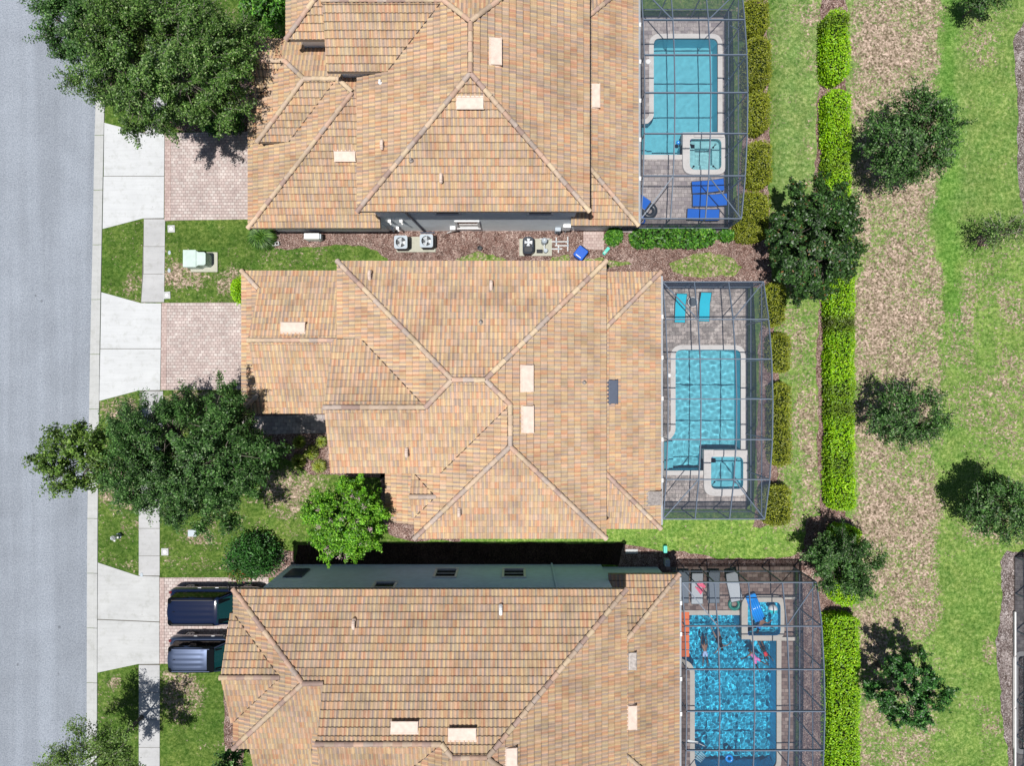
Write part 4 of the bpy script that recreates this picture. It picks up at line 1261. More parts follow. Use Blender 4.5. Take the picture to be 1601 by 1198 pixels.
def spa(k, outer, inner, label, mat, cmat, amp, bench=True, zt=.32):
    r = empty('spa', (0, 0, 0)); tag(r, label, 'spa', 'raised spas beside the pools')
    mb = MB()
    # raised kerb of the spa: ring prism between outer and inner outline
    o = outer if area2(outer) > 0 else outer[::-1]; i = inner if area2(inner) > 0 else inner[::-1]
    pts = o + i; loops = [[Vector((x, y, 0)) for x, y in o], [Vector((x, y, 0)) for x, y in i]]
    fs = []
    for a, b, c in tessellate_polygon(loops):
        ar = (pts[b][0] - pts[a][0]) * (pts[c][1] - pts[a][1]) - (pts[c][0] - pts[a][0]) * (pts[b][1] - pts[a][1])
        fs.append((a, b, c) if ar > 0 else (a, c, b))
    mb.add([(x, y, zt) for x, y in pts], fs)
    n = len(o); mb.add([(x, y, -.4) for x, y in o] + [(x, y, zt) for x, y in o], [(q, (q + 1) % n, n + (q + 1) % n, n + q) for q in range(n)])
    mb.build('coping', M[cmat], r)
    b = basin(i, .75, mat, r, z0=zt - .001); RECEIVERS.append(b)
    if bench:
        s = offset_poly(i, -.38); n = len(i)
        mb = MB(); mb.add([(x, y, -.25) for x, y in i] + [(x, y, -.25) for x, y in s] + [(x, y, -.75) for x, y in s],
                          [(q, (q + 1) % n, n + (q + 1) % n, n + q) for q in range(n)] + [(n + q, n + (q + 1) % n, 2 * n + (q + 1) % n, 2 * n + q) for q in range(n)])
        RECEIVERS.append(mb.build('bench', M[mat], r))
    w = water_mesh(i, zt - .10, 'water', r, amp, .16 if amp > .003 else .35, 60 + k, st=.035); CASTERS.append(w)
    return r

def spillway(parent, pts, z):
    mb = MB(); mb.prism(gp([(x, y, 0) for x, y in pts]), -.35, z); return mb.build('spillway', M['bluetile'], parent)

deck(1, 'deck_light', [POOL1, SPA1]); deck(2, 'deck_stained', [POOL2, SPA2]); deck(3, 'deck_brown', [POOL3, SPA3]); deck(4, 'deck_light', [POOL4])
def stairs(px0, px1, py0, py1, n, top, bot):
    """steps going down to the east"""
    out = []
    for i in range(n):
        a = px0 + (px1 - px0) * i / n
        q = [G(px0, py0), G(px0 + (px1 - px0) * (i + 1) / n, py0), G(px0 + (px1 - px0) * (i + 1) / n, py1), G(px0, py1)]
        q = [(x + (.004 if j in (0, 3) else 0), y) for j, (x, y) in enumerate(q)]
        out.append((q, top + (bot - top) * i / n - .0))
    return out
p1 = pool(1, POOL1, 'pale turquoise pool with white coping and blue loungers on its deck', 1.35, 'plaster', 'coping', .0010, .42, steps=stairs(1003, 1022, 196, 240, 2, -.3, -.95))
s1 = spa(1, SPA1O, SPA1, 'still pale spa with white surround beside the three blue loungers', 'plaster_light', 'coping', .002)
spillway(s1, [(1067, 212), (1079, 209.5), (1080, 221), (1067.5, 221)], .30)
p2 = pool(2, POOL2, 'turquoise pool with ring ripples spreading from its lower end beside the teal loungers', 1.4, 'plaster', 'coping', .0030, .32,
          centres=[(*G(1092, 704), .0026, .17, 2.4)], steps=stairs(1039, 1056, 692, 735, 2, -.3, -.95))
s2 = spa(2, SPA2O, SPA2, 'bubbling teal spa with cream surround at the lower end of the rippled pool', 'plaster', 'coping', .0028)
spillway(s2, [(1100, 706), (1110, 703.5), (1113, 716), (1100, 716.5)], .30)
p3 = pool(3, POOL3, 'deep blue choppy pool with swimmers in it', 1.3, 'plaster_deep', 'coping_beige', .0056, .18, steps=stairs(1067, 1082, 966, 1028, 3, -.25, -1.1))
s3 = spa(3, SPA3O, SPA3, 'spa holding a beach ball and a blue air bed', 'plaster_deep', 'coping_beige', .0045)
spillway(s3, [(1158, 986), (1168, 986), (1171, 998.5), (1160, 998.5)], .30)
mb = MB(); mb.prism(gp([(1172, 995, 0), (1243, 995, 0), (1243, 1000.5, 0), (1172, 1000.5, 0)]), .05, .28); mb.build('coping_wall', M['coping_beige'], s3)
mb = MB(); mb.prism(gp([(1225, 931, 0), (1243, 931, 0), (1243, 936, 0), (1225, 936, 0)]), .05, .28); mb.build('coping_wall', M['coping_beige'], s3)
mb = MB(); mb.prism(gp([(1083, 209.5, 0), (1130, 209.5, 0), (1130, 217, 0), (1083, 217, 0)]), .31, .40); mb.build('coping_wall', M['coping'], s1)
mb = MB(); mb.prism(gp([(1114, 703.5, 0), (1166, 703.5, 0), (1166, 711, 0), (1114, 711, 0)]), .31, .40); mb.build('coping_wall', M['coping'], s2)
p4 = pool(4, POOL4, 'neighbouring pool glimpsed through the screen wall at the edge of the grey mulch bed', 1.4, 'plaster', 'coping', .004, .4)

# sunlight refracted by the real ripples onto the pool shells
for o in CASTERS: o.cycles.is_caustics_caster = True
for o in RECEIVERS: o.cycles.is_caustics_receiver = True

# ------------------------------------------------------------------ screen enclosures
def enclosure(label, x0, x1, rows, purl, gut=3.0, w=.052):
    """rows: list of (y, height) from north to south; purl: x of the inner beams"""
    r = empty('screen_enclosure', (0, 0, 0)); tag(r, label, 'screen enclosure', 'screened pool cages behind the houses')
    al = M['alu']; zb = DECK_Z
    xs = [x0] + list(purl) + [x1]
    for i, (y, h) in enumerate(rows):
        MB().bar((x0, y, h), (x1, y, h), w, .12).build('rafter', al, r)
        MB().bar((x1, y, zb), (x1, y, h - .06), w, w).build('post', al, r)
        MB().bar((x0 + .02, y, gut), (x0 + .02, y, h - .05), w, w).build('post', al, r)
    for x in xs[:1] + xs[1:-1] + xs[-1:]:
        for (ya, ha), (yb, hb) in zip(rows[:-1], rows[1:]):
            MB().bar((x, ya - .036, ha), (x, yb + .036, hb), w * .9, .09).build('purlin', al, r)
    for z in (.95, 2.55):
        MB().bar((x1, rows[0][0], z), (x1, rows[-1][0], z), .05, .05).build('rail', al, r)
    for i, (y, h) in ((0, rows[0]), (len(rows) - 1, rows[-1])):
        for x in purl: MB().bar((x, y, zb), (x, y, h - .06), w, w).build('post', al, r)
        MB().bar((x0, y, .95), (x1, y, .95), .05, .05).build('rail', al, r)
    for a, b in ((0, 1), (-1, -2)):
        ya, ha = rows[a]; yb, hb = rows[b]
        MB().bar((x0, ya, ha), (purl[0], yb, hb), .05, .05).build('brace', al, r)
        MB().bar((x1, ya, ha), (purl[-1], yb, hb), .05, .05).build('brace', al, r)
    for (ya, ha), (yb, hb) in zip(rows[:-1], rows[1:]):       # knee braces in the east wall
        MB().bar((x1 - .03, yb, 2.55), (x1 - .55, yb, min(ha, hb) - .05), .035, .035).build('brace', al, r)
    n = len(rows)
    for i in range(n - 1):
        (ya, ha), (yb, hb) = rows[i], rows[i + 1]
        MB().add([(x0, ya, ha), (x1, ya, ha), (x1, yb, hb), (x0, yb, hb)], [(0, 3, 2, 1)]).build('screen', M['screen'], r)
    vs = [(x1, y, zb) for y, h in rows] + [(x1, y, h) for y, h in rows]
    MB().add(vs, [(i, i + 1, n + i + 1, n + i) for i in range(n - 1)]).build('screen', M['screen'], r)
    vs = [(x0, y, gut - .1) for y, h in rows] + [(x0, y, h) for y, h in rows]
    MB().add(vs, [(i, i + 1, n + i + 1, n + i) for i in range(n - 1)]).build('screen', M['screen'], r)
    for y, h in (rows[0], rows[-1]):
        MB().add([(x0, y, zb), (x1, y, zb), (x1, y, h), (x0, y, h)], [(0, 1, 2, 3)]).build('screen', M['screen'], r)
    return r
enclosure('screen cage over the pale pool of the upper house, with clipped olive shrubs along it', 6.62, 11.76,
          [(20.3, 3.0), (18.37, 3.5), (16.44, 3.82), (14.49, 3.95), (12.48, 3.87), (10.45, 3.58), (8.43, 3.0)], (8.13, 9.92))
enclosure('screen cage over the rippled pool of the middle house', 7.76, 12.97,
          [(5.22, 2.8), (3.22, 3.5), (1.2, 3.9), (-.8, 4.05), (-2.82, 4.0), (-4.86, 3.65), (-6.99, 2.95)], (9.4, 11.17))
enclosure('screen cage over the deep blue pool with swimmers', 8.72, 15.62,
          [(-10.23, 3.0), (-12.27, 3.57), (-14.35, 3.82), (-16.4, 3.92), (-18.42, 3.8), (-20.45, 3.55), (-22.5, 3.0)], (10.38, 12.12, 13.86))
enclosure('screen cage at the far side of the rear lawn, only its near wall in view', 27.95, 35.5,
          [(-9.7, 3.0), (-11.7, 3.3), (-13.75, 3.6), (-15.6, 3.7), (-17.65, 3.7), (-19.6, 3.5), (-21.6, 3.0)], (30.4, 32.9), gut=.1, w=.06)
mb = MB()
for a, b in ((-12.7, -15.1), (-15.2, -18.0), (-18.1, -21.5)): mb.box(27.86, 27.93, b, a, .1, .2)
mb.build('kick_plate', M['white'], [o for o in COL.objects if o.name.startswith('screen_enclosure')][-1])

# ------------------------------------------------------------------ vegetation
def leaves(name, ctr, size, col, parent=None, mat='leaf', up=.5, aspect=.5, seed=0, outdir=None):
    """leaf_count small pointed leaves; ctr (n,3), size scalar or (n,), col (n,3)"""
    r = np.random.default_rng(seed); n = len(ctr)
    nr = r.normal(size=(n, 3)); nr[:, 2] = np.abs(nr[:, 2]) + up * 2
    if outdir is not None: nr += outdir * 1.2
    nr /= np.linalg.norm(nr, axis=1)[:, None]
    t = r.normal(size=(n, 3)); t -= (t * nr).sum(1)[:, None] * nr; t /= np.linalg.norm(t, axis=1)[:, None] + 1e-9
    b = np.cross(nr, t)
    sz = (np.broadcast_to(size, (n,)) * r.uniform(.7, 1.3, n))[:, None]
    fold = nr * sz * .12
    V = np.stack([ctr - t * sz, ctr + b * sz * aspect + fold, ctr + t * sz, ctr - b * sz * aspect + fold], 1).reshape(-1, 3)
    Fq = np.arange(4 * n).reshape(n, 4)
    return mesh_np(name, V, Fq, M[mat], parent, colors=col)

def palette(n, cols, w, r, jit=.25):
    c = np.array([x[:3] for x in cols])[r.choice(len(cols), n, p=np.array(w) / sum(w))]
    return c * r.uniform(1 - jit, 1 + jit, n)[:, None]

OAK = ([C(94, 134, 58), C(128, 166, 84), C(56, 92, 34), C(174, 198, 132)], [4, 3, 3.6, .8])
OAK_DARK = ([C(74, 118, 54), C(104, 148, 76), C(48, 82, 36), C(150, 180, 120)], [4, 3, 3.4, .7])
OLIVE = ([C(104, 140, 56), C(134, 164, 78), C(72, 102, 38)], [4, 2.5, 3])
MYRTLE = ([C(112, 176, 40), C(146, 206, 58), C(74, 134, 26), C(170, 220, 90)], [4, 3, 3, 1])
MAGN = ([C(56, 92, 38), C(78, 118, 54), C(36, 64, 26), C(112, 142, 92), C(134, 98, 60)], [4, 3, 3.4, .4, .25])
HOLLY = ([C(58, 112, 46), C(84, 144, 62), C(40, 80, 32), C(118, 170, 88)], [4, 2.5, 3, .4])
LIME = ([C(146, 200, 22), C(176, 226, 34), C(112, 170, 16), C(196, 234, 60)], [4, 3, 2.5, 1])
OLIVEHEDGE = ([C(138, 150, 36), C(164, 172, 52), C(102, 116, 26), C(186, 190, 78)], [4, 3, 2.5, .8])
HEDGE = ([C(72, 130, 40), C(104, 166, 54), C(50, 96, 28), C(140, 190, 70)], [4, 3, 3, 1])

def limb(mb, pts, r0, r1, n=6):
    m = len(pts) - 1
    for i in range(m):
        a = r0 + (r1 - r0) * i / m; b = r0 + (r1 - r0) * (i + 1) / m
        mb.tube(pts[i], pts[i + 1], a, b, n, cap=(i == m - 1))

def tree(name, label, cat, px, py, rx, ry, hc, rz, pal, seed, nclump=90, nleaf=170, leaf=.085, spread=.30, group=None, sparse=.0, trunk_r=.12, mat='leaf',
         bark='bark', lobes=5, lobe_amp=.22, top=.0, trunk_off=(0, 0), flowers=None, twigs=False, droop=0.0):
    """trunk, limbs to every clump, clumps of leaves strung along twigs with gaps between"""
    r = np.random.default_rng(seed); s = (H - hc) / F
    cx, cy, _ = P(px, py, hc); RX, RY = rx * s, ry * s
    base = Vector((cx + trunk_off[0], cy + trunk_off[1], 0))
    RX = max(.2, RX - spread * .85); RY = max(.2, RY - spread * .85)
    root = empty(name, (0, 0, 0)); tag(root, label, cat, group)
    ph = r.uniform(0, 6.28, 3); tw = MB()
    mb = MB(); fork = Vector((base.x, base.y, max(.35, hc - rz * .95)))
    limb(mb, [base, base.lerp(fork, .5) + Vector((.03, .02, 0)), fork], trunk_r, trunk_r * .75, 9)
    mb.tube(base, base + Vector((0, 0, .12)), trunk_r * 1.5, trunk_r, 9)
    nl = 7; mains = []
    for i in range(nl):
        a = i / nl * 2 * math.pi + r.uniform(-.3, .3)
        e = Vector((cx + RX * .5 * math.cos(a), cy + RY * .5 * math.sin(a), hc + rz * r.uniform(-.1, .45)))
        m1 = fork.lerp(e, .5) + Vector((r.normal() * .12, r.normal() * .12, .15))
        limb(mb, [fork, m1, e], trunk_r * .55, trunk_r * .25); mains.append((m1, e))
    pts = []; cols = []; outs = []
    for k in range(nclump):
        a = r.uniform(0, 2 * math.pi)
        q = r.uniform(0, 1) ** .5
        zz = r.uniform(-.75, 1.0)
        rad = math.sqrt(max(.05, 1 - zz * zz * .85)) * (q * .55 + .42 if r.random() < .7 else q * .8)
        lob = 1 + lobe_amp * (math.sin(lobes * a + ph[0]) * .6 + math.sin((lobes * 2 + 1) * a + ph[1]) * .4)
        x = cx + RX * rad * lob * math.cos(a) * .88; y = cy + RY * rad * lob * math.sin(a) * .88; z = hc + rz * zz * .85
        c = Vector((x, y, max(.5, z)))
        m1, e = min(mains, key=lambda t: (t[1] - c).length)
        org = m1.lerp(e, r.uniform(.3, 1)); mid = org.lerp(c, .5) + Vector((0, 0, .12 - droop * .3))
        limb(mb, [org, mid, c], trunk_r * .16 + .006, .008, 4)
        out = Vector((x - cx, y - cy, (z - hc) * .5 + .2)).normalized()
        n = int(nleaf * r.uniform(.5, 1.4) * (1 - sparse)); shade = r.uniform(.72, 1.18)
        ntw = r.integers(3, 6)
        for j in range(ntw):
            d = (out + Vector(r.normal(size=3)) * .75); d.z -= droop; d = d.normalized(); L = spread * r.uniform(1.2, 2.9)
            if twigs: tw.tube(c, c + d * L * .9, .012, .006, 3, cap=False)
            t = r.uniform(0, 1, n // ntw)[:, None]
            pp = np.array(c) + np.array(d) * L * t + r.normal(size=(n // ntw, 3)) * spread * .30 * (1.1 - .5 * t)
            pp = pp + r.normal(size=pp.shape) * spread * .10; pts.append(pp); cols.append(palette(n // ntw, *pal, r, .35) * shade * r.uniform(.85, 1.15)); outs.append(np.tile(np.array(out), (n // ntw, 1)))
    mb.build('trunk', M[bark], root)
    if twigs: tw.build('twigs', M['twig'], root)
    P_ = np.vstack(pts); P_[:, 2] = np.maximum(P_[:, 2], .15)
    leaves('crown', P_, leaf, np.vstack(cols), root, mat, seed=seed, outdir=np.vstack(outs))
    if flowers:
        nf, fc, fs = flowers
        for k in range(nf):
            i = r.integers(len(pts)); b = pts[i][r.integers(len(pts[i]))] + np.array([0, 0, .1])
            if (b[2] < hc): b[2] = hc + rz * .6
            f = b + r.normal(size=(26, 3)) * np.array([.07, .07, .1])
            leaves('blossom', f, fs, palette(26, [fc], [1], r), root, 'flower', seed=k)
    rebase(root, base)
    return root

def shrub(name, label, cat, px, py, rx, ry, h, pal, seed, n=2200, leaf=.055, mat='leaf', group=None, loose=.10, rough=.14, z0=.0):
    """round or clipped bush: inner twigs and a leafy shell"""
    r = np.random.default_rng(seed); s = (H - h * .7) / F
    cx, cy, _ = P(px, py, h * .7); RX, RY = rx * s, ry * s
    root = empty(name, (0, 0, 0)); tag(root, label, cat, group)
    mb = MB()
    for k in range(9):
        a = k * .7; mb.tube((cx, cy, 0), (cx + RX * .6 * math.cos(a), cy + RY * .6 * math.sin(a), h * .7), .02, .008, 5)
    mb.build('stem', M['bark'], root)
    a = r.uniform(0, 2 * math.pi, n); zz = r.uniform(0.0, 1, n) ** .7
    rad = (1 - zz ** 3.2) ** .5 * r.uniform(.72, 1.0, n) ** .6
    top = r.random(n) < .45
    rad = np.where(top, np.sqrt(r.random(n)) * .9, rad); zz = np.where(top, (1 - (rad * .98) ** 3.0) ** .5, zz)
    X = cx + RX * rad * np.cos(a); Y = cy + RY * rad * np.sin(a); Z = .06 + h * zz
    bump = (fbm(X * 1.0, Y + Z, .45, seed, 2) - .5) * rough * 2
    Z = Z + bump * h; X = X + (X - cx) * bump; Y = Y + (Y - cy) * bump
    pts = np.stack([X, Y, Z], 1) + r.normal(size=(n, 3)) * loose * .35
    pts[:, 2] = np.maximum(pts[:, 2], .04)
    pts += (pts - np.array([cx, cy, h * .5])) * (r.random(n)[:, None] < .12) * loose
    tint = .8 + .4 * fbm(X, Y, .5, seed + 5, 2)
    leaves('foliage', pts, leaf, palette(n, *pal, r) * tint[:, None], root, mat, seed=seed)
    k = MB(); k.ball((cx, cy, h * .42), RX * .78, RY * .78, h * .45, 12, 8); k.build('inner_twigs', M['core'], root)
    rebase(root, (cx, cy, 0))
    return root

def hedge(name, label, px0, px1, py0, py1, h, pal, seed, dens=230, leaf=.06, group=None, wob=.10, r_end=.5, dark=(), cat='hedge', mat='leaf', corner=.25):
    """clipped hedge: footprint given as seen at its top"""
    r = np.random.default_rng(seed)
    x0, y1 = P2(px0, py0, h); x1, y0 = P2(px1, py1, h)
    root = empty(name, (0, 0, 0)); tag(root, label, cat, group)
    W, L = x1 - x0, y1 - y0; cx, cy = (x0 + x1) / 2, (y0 + y1) / 2
    rr = min(r_end, W * .48)
    def outline_scale(X, Y):
        """signed depth inside the rounded footprint"""
        dx = np.abs(X - cx) - (W / 2 - rr); dy = np.abs(Y - cy) - (L / 2 - rr)
        o = np.sqrt(np.maximum(dx, 0) ** 2 + np.maximum(dy, 0) ** 2) + np.minimum(np.maximum(dx, dy), 0)
        return rr - o + (fbm(X, Y, .9, seed + 3, 2) - .5) * wob * 2
    nt = int(W * L * dens * 1.3)
    X = r.uniform(x0 - .1, x1 + .1, nt); Y = r.uniform(y0 - .1, y1 + .1, nt); d = outline_scale(X, Y); k = d > 0
    X, Y, d = X[k], Y[k], d[k]
    Z = h - corner * np.exp(-d / .12) * .5 + (fbm(X, Y, .8, seed, 3) - .5) * .22 + r.normal(size=len(X)) * .035 - (r.random(len(X)) < .3) * r.uniform(0, .18, len(X))
    pts = [np.stack([X, Y, Z], 1)]
    ns = int(2 * (W + L) * h * dens * .9)
    t = r.uniform(0, 2 * (W + L), ns); sx = np.where(t < L, x0, np.where(t < 2 * L, x1, np.where(t < 2 * L + W, x0 + (t - 2 * L), x0 + (t - 2 * L - W))))
    sy = np.where(t < L, y0 + t, np.where(t < 2 * L, y0 + t - L, np.where(t < 2 * L + W, y0, y1)))
    for _ in range(8):
        dd = outline_scale(sx, sy); mv = np.minimum(dd, .0)
        vx, vy = cx - sx, np.clip(cy - sy, -W, W); m = np.sqrt(vx ** 2 + vy ** 2) + 1e-6
        sx = sx - vx / m * mv; sy = sy - vy / m * mv
    pts.append(np.stack([sx, sy, r.uniform(.08, h - .05, ns)], 1) + r.normal(size=(ns, 3)) * .05)
    A = np.vstack(pts); A[:, 2] = np.maximum(A[:, 2], .05)
    c = palette(len(A), *pal, r, .22) * (.72 + .55 * fbm(A[:, 0], A[:, 1], .7, seed + 9, 3))[:, None]
    pyy = CY - A[:, 1] * F / (H - h)
    for (c0, wd, amt) in dark:       # stretches that carry older, duller leaves
        w = np.exp(-((pyy - c0) / wd) ** 2)[:, None] * amt * (.6 + .8 * fbm(A[:, 0], A[:, 1], .5, seed + 4, 3))[:, None]
        w = np.clip(w, 0, 1); c = c * (1 - w) + np.array(C(92, 104, 44)[:3]) * w
    leaves('foliage', A, leaf, c, root, mat, seed=seed, up=.9)
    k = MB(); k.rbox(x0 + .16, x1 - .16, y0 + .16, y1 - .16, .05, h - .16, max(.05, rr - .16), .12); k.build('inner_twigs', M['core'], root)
    m2 = MB()
    for i in range(max(2, int(L / .8))):
        yy = y0 + .4 + i * (L - .8) / max(1, int(L / .8) - 1); m2.tube((cx, yy, 0), (cx + .05, yy, h * .6), .03, .015, 6)
    m2.build('stem', M['bark'], root)
    rebase(root, (cx, cy, 0))
    return root

# trees along the street
TG = 'street trees along the pavement'
tree('oak_tree', 'largest oak, dense grey-green crown over the pavement at the upper end of the street', 'tree', 256, 92, 166, 132, 6.0, 2.3, OAK, 101, 400, 340, .055, .36, TG, trunk_r=.22, lobes=6, lobe_amp=.24, twigs=True)
tree('oak_tree', 'dark oak reaching over the asphalt beside the largest oak', 'tree', 126, 44, 68, 56, 6.0, 1.4, OAK_DARK, 102, 80, 320, .055, .34, TG, trunk_r=.12, trunk_off=(.6, 0), lobe_amp=.3)
tree('oak_tree', 'dark bushy oak over the pavement in front of the middle house', 'tree', 294, 718, 158, 128, 5.2, 2.1, OAK_DARK, 103, 270, 380, .056, .36, TG, trunk_r=.2, lobe_amp=.22, lobes=5)
tree('maple_tree', 'olive green broad-leaved tree hanging over the kerb and the street', 'tree', 120, 716, 66, 62, 4.6, 1.1, OLIVE, 104, 80, 160, .075, .28, TG, trunk_r=.09, trunk_off=(.5, 0), lobe_amp=.3, sparse=.1)
tree('oak_tree', 'light green young oak at the lower end of the street above its own dark shadow', 'tree', 140, 1190, 82, 56, 4.4, 1.2, ([C(124, 158, 76), C(92, 128, 54), C(152, 182, 100)], [3, 3, 2]), 105, 70, 210, .05, .36, TG, trunk_r=.1, trunk_off=(.2, 0), lobe_amp=.32, twigs=True)
tree('crape_myrtle', 'bright green crape myrtle with pale pink blossom between the middle and lower house', 'tree', 542, 815, 68, 72, 4.2, 1.35, MYRTLE, 106, 150, 300, .06, .26, None, trunk_r=.09, flowers=(34, (.62, .42, .5, 1), .035), lobe_amp=.14)
# rear lawn
RG = 'young trees on the rear lawn'
tree('magnolia_tree', 'dark glossy magnolia rising out of the lime hedge', 'tree', 1274, 375, 76, 106, 4.0, 1.9, MAGN, 107, 170, 260, .075, .28, RG, trunk_r=.14, mat='leaf_gloss', lobe_amp=.16)
tree('oak_tree', 'feathery oak, largest crown of the rear lawn', 'tree', 1428, 217, 76, 80, 3.7, 1.7, OAK_DARK, 108, 110, 200, .062, .36, RG, trunk_r=.1, twigs=True, lobe_amp=.2)
tree('oak_tree', 'small grey-green oak with wispy twigs midway down the dry strip', 'tree', 1420, 651, 64, 52, 3.1, 1.3, OAK_DARK, 109, 70, 180, .058, .33, RG, trunk_r=.08, twigs=True, lobe_amp=.28)
tree('oak_tree', 'dark drooping oak cut by the frame above the grey mulch bed', 'tree', 1570, 796, 62, 52, 3.1, 1.4, OAK_DARK, 110, 75, 210, .06, .38, RG, trunk_r=.09, twigs=True, lobe_amp=.26)
tree('holly_tree', 'round-leaved bright green tree with lobed crown lowest on the rear lawn', 'tree', 1424, 1080, 66, 68, 3.2, 1.4, HOLLY, 111, 70, 300, .065, .24, RG, trunk_r=.09, lobe_amp=.28, lobes=6, mat='leaf_gloss')
tree('juniper_tree', 'dark fine-leaved tree growing through the short lime hedge', 'tree', 1320, 882, 58, 62, 3.0, 1.3, OAK_DARK, 112, 80, 220, .055, .30, RG, trunk_r=.09, twigs=True, lobe_amp=.25)
tree('young_oak', 'thin sparse sapling at the edge of the grey upper bed', 'tree', 1572, 360, 38, 25, 2.4, .7, OAK, 113, 26, 80, .05, .40, RG, trunk_r=.05, twigs=True, lobe_amp=.35)
tree('young_oak', 'small dark tree at the very top of the rear lawn', 'tree', 1545, -6, 34, 24, 2.0, .6, OAK_DARK, 114, 30, 110, .055, .32, RG, trunk_r=.05, twigs=True)
tree('young_oak', 'dark bushy tree beside the lower end of the lower house', 'tree', 358, 1196, 24, 24, 2.2, 1.0, OAK_DARK, 115, 30, 130, .07, .25, None, trunk_r=.06)
tree('bright_shrub_tree', 'bright green shrub tree between the largest oak and the upper house', 'tree', 412, 16, 38, 34, 3.2, 1.2, HEDGE, 116, 60, 170, .075, .24, None, trunk_r=.06)
shrub('shrub', 'bright green shrub in the oak shade by the upper driveway', 'shrub', 356, 184, 19, 18, 1.5, HEDGE, 121, 1500, .07)
shrub('shrub', 'dark shrub low under the largest oak near the house wall', 'shrub', 330, 196, 15, 12, 1.0, HOLLY, 122, 900, .06)
shrub('yew_shrub', 'large dark mounded shrub in the round mulch bed', 'shrub', 394, 872, 40, 33, 1.6, HOLLY, 123, 5200, .06, rough=.3, loose=.22)
shrub('firebush', 'small shrub with red berries in front of the dark mounded shrub', 'shrub', 376, 894, 22, 15, 1.3, ([C(96, 128, 50), C(120, 150, 60), C(186, 52, 30), C(64, 96, 36)], [4, 2, 1.0, 2]), 124, 1300, .05, loose=.25)
shrub('shrub', 'lime green clipped shrub half under the garage eave', 'shrub', 374, 453, 14, 21, 1.2, LIME, 125, 1500, .055)
BG = 'yellow-green tufts in the front bed'
for q, (x, y, rr, lab) in enumerate(((468, 692, 10, 'yellow-green tuft closest to the entry path shade'), (503, 691, 9, 'yellow-green tuft closest to the house wall'), (487, 708, 11, 'largest yellow-green tuft, in the middle of the front bed'),
                               (467, 721, 11, 'yellow-green tuft at the lawn edge of the front bed'), (499, 729, 11, 'yellow-green tuft nearest the crape myrtle'), (448, 702, 8, 'dull tuft in the shade at the bed end'))):
    def tuft(name, label, px, py, rp, h, cols, seed, n=260, group=None):
        r = np.random.default_rng(seed); cx, cy, _ = P(px, py, h * .4); R_ = rp * (H - h) / F
        a = r.uniform(0, 6.28, n); e = R_ * r.uniform(.45, 1.05, n); hh = h * r.uniform(.35, 1, n)
        tip = np.stack([cx + e * np.cos(a), cy + e * np.sin(a), np.maximum(.03, hh - e * .35)], 1)
        mid = np.stack([cx + e * .55 * np.cos(a), cy + e * .55 * np.sin(a), hh], 1); bs = np.stack([cx + .05 * np.cos(a), cy + .05 * np.sin(a), np.full(n, .02)], 1)
        w = np.stack([-np.sin(a), np.cos(a), np.zeros(n)], 1) * .012
        V = np.stack([bs - w, bs + w, mid + w * 1.4, mid - w * 1.4, tip + w * .2, tip - w * .2], 1).reshape(-1, 3)
        i = np.arange(n)[:, None] * 6
        Fq = np.vstack([i + np.array([0, 1, 2, 3]), i + np.array([3, 2, 4, 5])])
        c = palette(n, *cols, r); o = mesh_np(name, V, Fq, M['leaf'], None, colors=np.vstack([c, c]))
        return tag(o, label, 'grass tuft', group)
    tuft('grass_tuft', lab, x, y, rr * 1.15, .55, ([C(150, 170, 50), C(182, 190, 80), C(110, 136, 34)], [3, 2, 2]), 130 + q, 420, BG)
tuft('ornamental_grass', 'green fountain grass clump at the corner of the upper house', 409, 370, 24, .8, ([C(84, 132, 48), C(120, 160, 70), C(56, 96, 30)], [3, 2, 2]), 140, 1500)
for q, (x, y, w_) in enumerate(((392, 378, 14), (392, 362, 10))): pass
shrub('shrub', 'single round green bush beside the stepping pavers', 'shrub', 960, 369, 14, 13, .9, HEDGE, 141, 1500, .065)
hedge('hedge', 'loose green hedge along the lower wall of the upper pool cage', 988, 1121, 355, 382, .95, HEDGE, 142, 170, .085, wob=.16)
shrub('shrub', 'small green bush at the end of the loose hedge', 'shrub', 1136, 368, 11, 9, .8, HEDGE, 143, 700, .07)
# clipped olive shrubs along the cages
OG1, OG2 = 'clipped olive shrubs beside the upper cage', 'clipped olive shrubs beside the middle cage'
for q, (a, b, c, d, lab) in enumerate(((1166, 1203, -4, 47, 'olive block shrub at the very top, beside the upper cage'), (1170, 1206, 54, 133, 'tallest olive block shrub beside the upper cage, second from its top'),
       (1173, 1204, 140, 202, 'squarish olive block shrub at mid height of the upper cage'), (1172, 1207, 219, 288, 'olive block shrub beside the spa end of the upper cage'),
       (1156, 1203, 300, 373, 'largest and lightest olive shrub at the lower corner of the upper cage'))):
    hedge('clipped_shrub', lab, a, b, c, d, 1.25, OLIVEHEDGE, 150 + q, 460, .045, OG1, r_end=.55, wob=.08, cat='shrub', corner=.5)
for q, (a, b, c, d, lab) in enumerate(((1200, 1230, 443, 508, 'olive shrub at the upper corner of the middle cage, under the magnolia'), (1207, 1236, 521, 582, 'smallest olive shrub, beside the middle cage'),
       (1210, 1238, 599, 730, 'longest olive shrub, along the middle cage'), (1197, 1238, 762, 822, 'roundest olive shrub at the lower corner of the middle cage'))):
    hedge('clipped_shrub', lab, a, b, c, d, 1.15, OLIVEHEDGE, 160 + q, 380, .045, OG2, r_end=.5, wob=.1, cat='shrub', corner=.5)
LG = 'lime green hedges dividing the lawns'
hedge('lime_hedge', 'short lime hedge block at the top of the hedge line', 1296, 1330, 13, 121, 1.35, LIME, 170, 330, .055, LG, wob=.15, r_end=.6, dark=((30, 14, .5),))
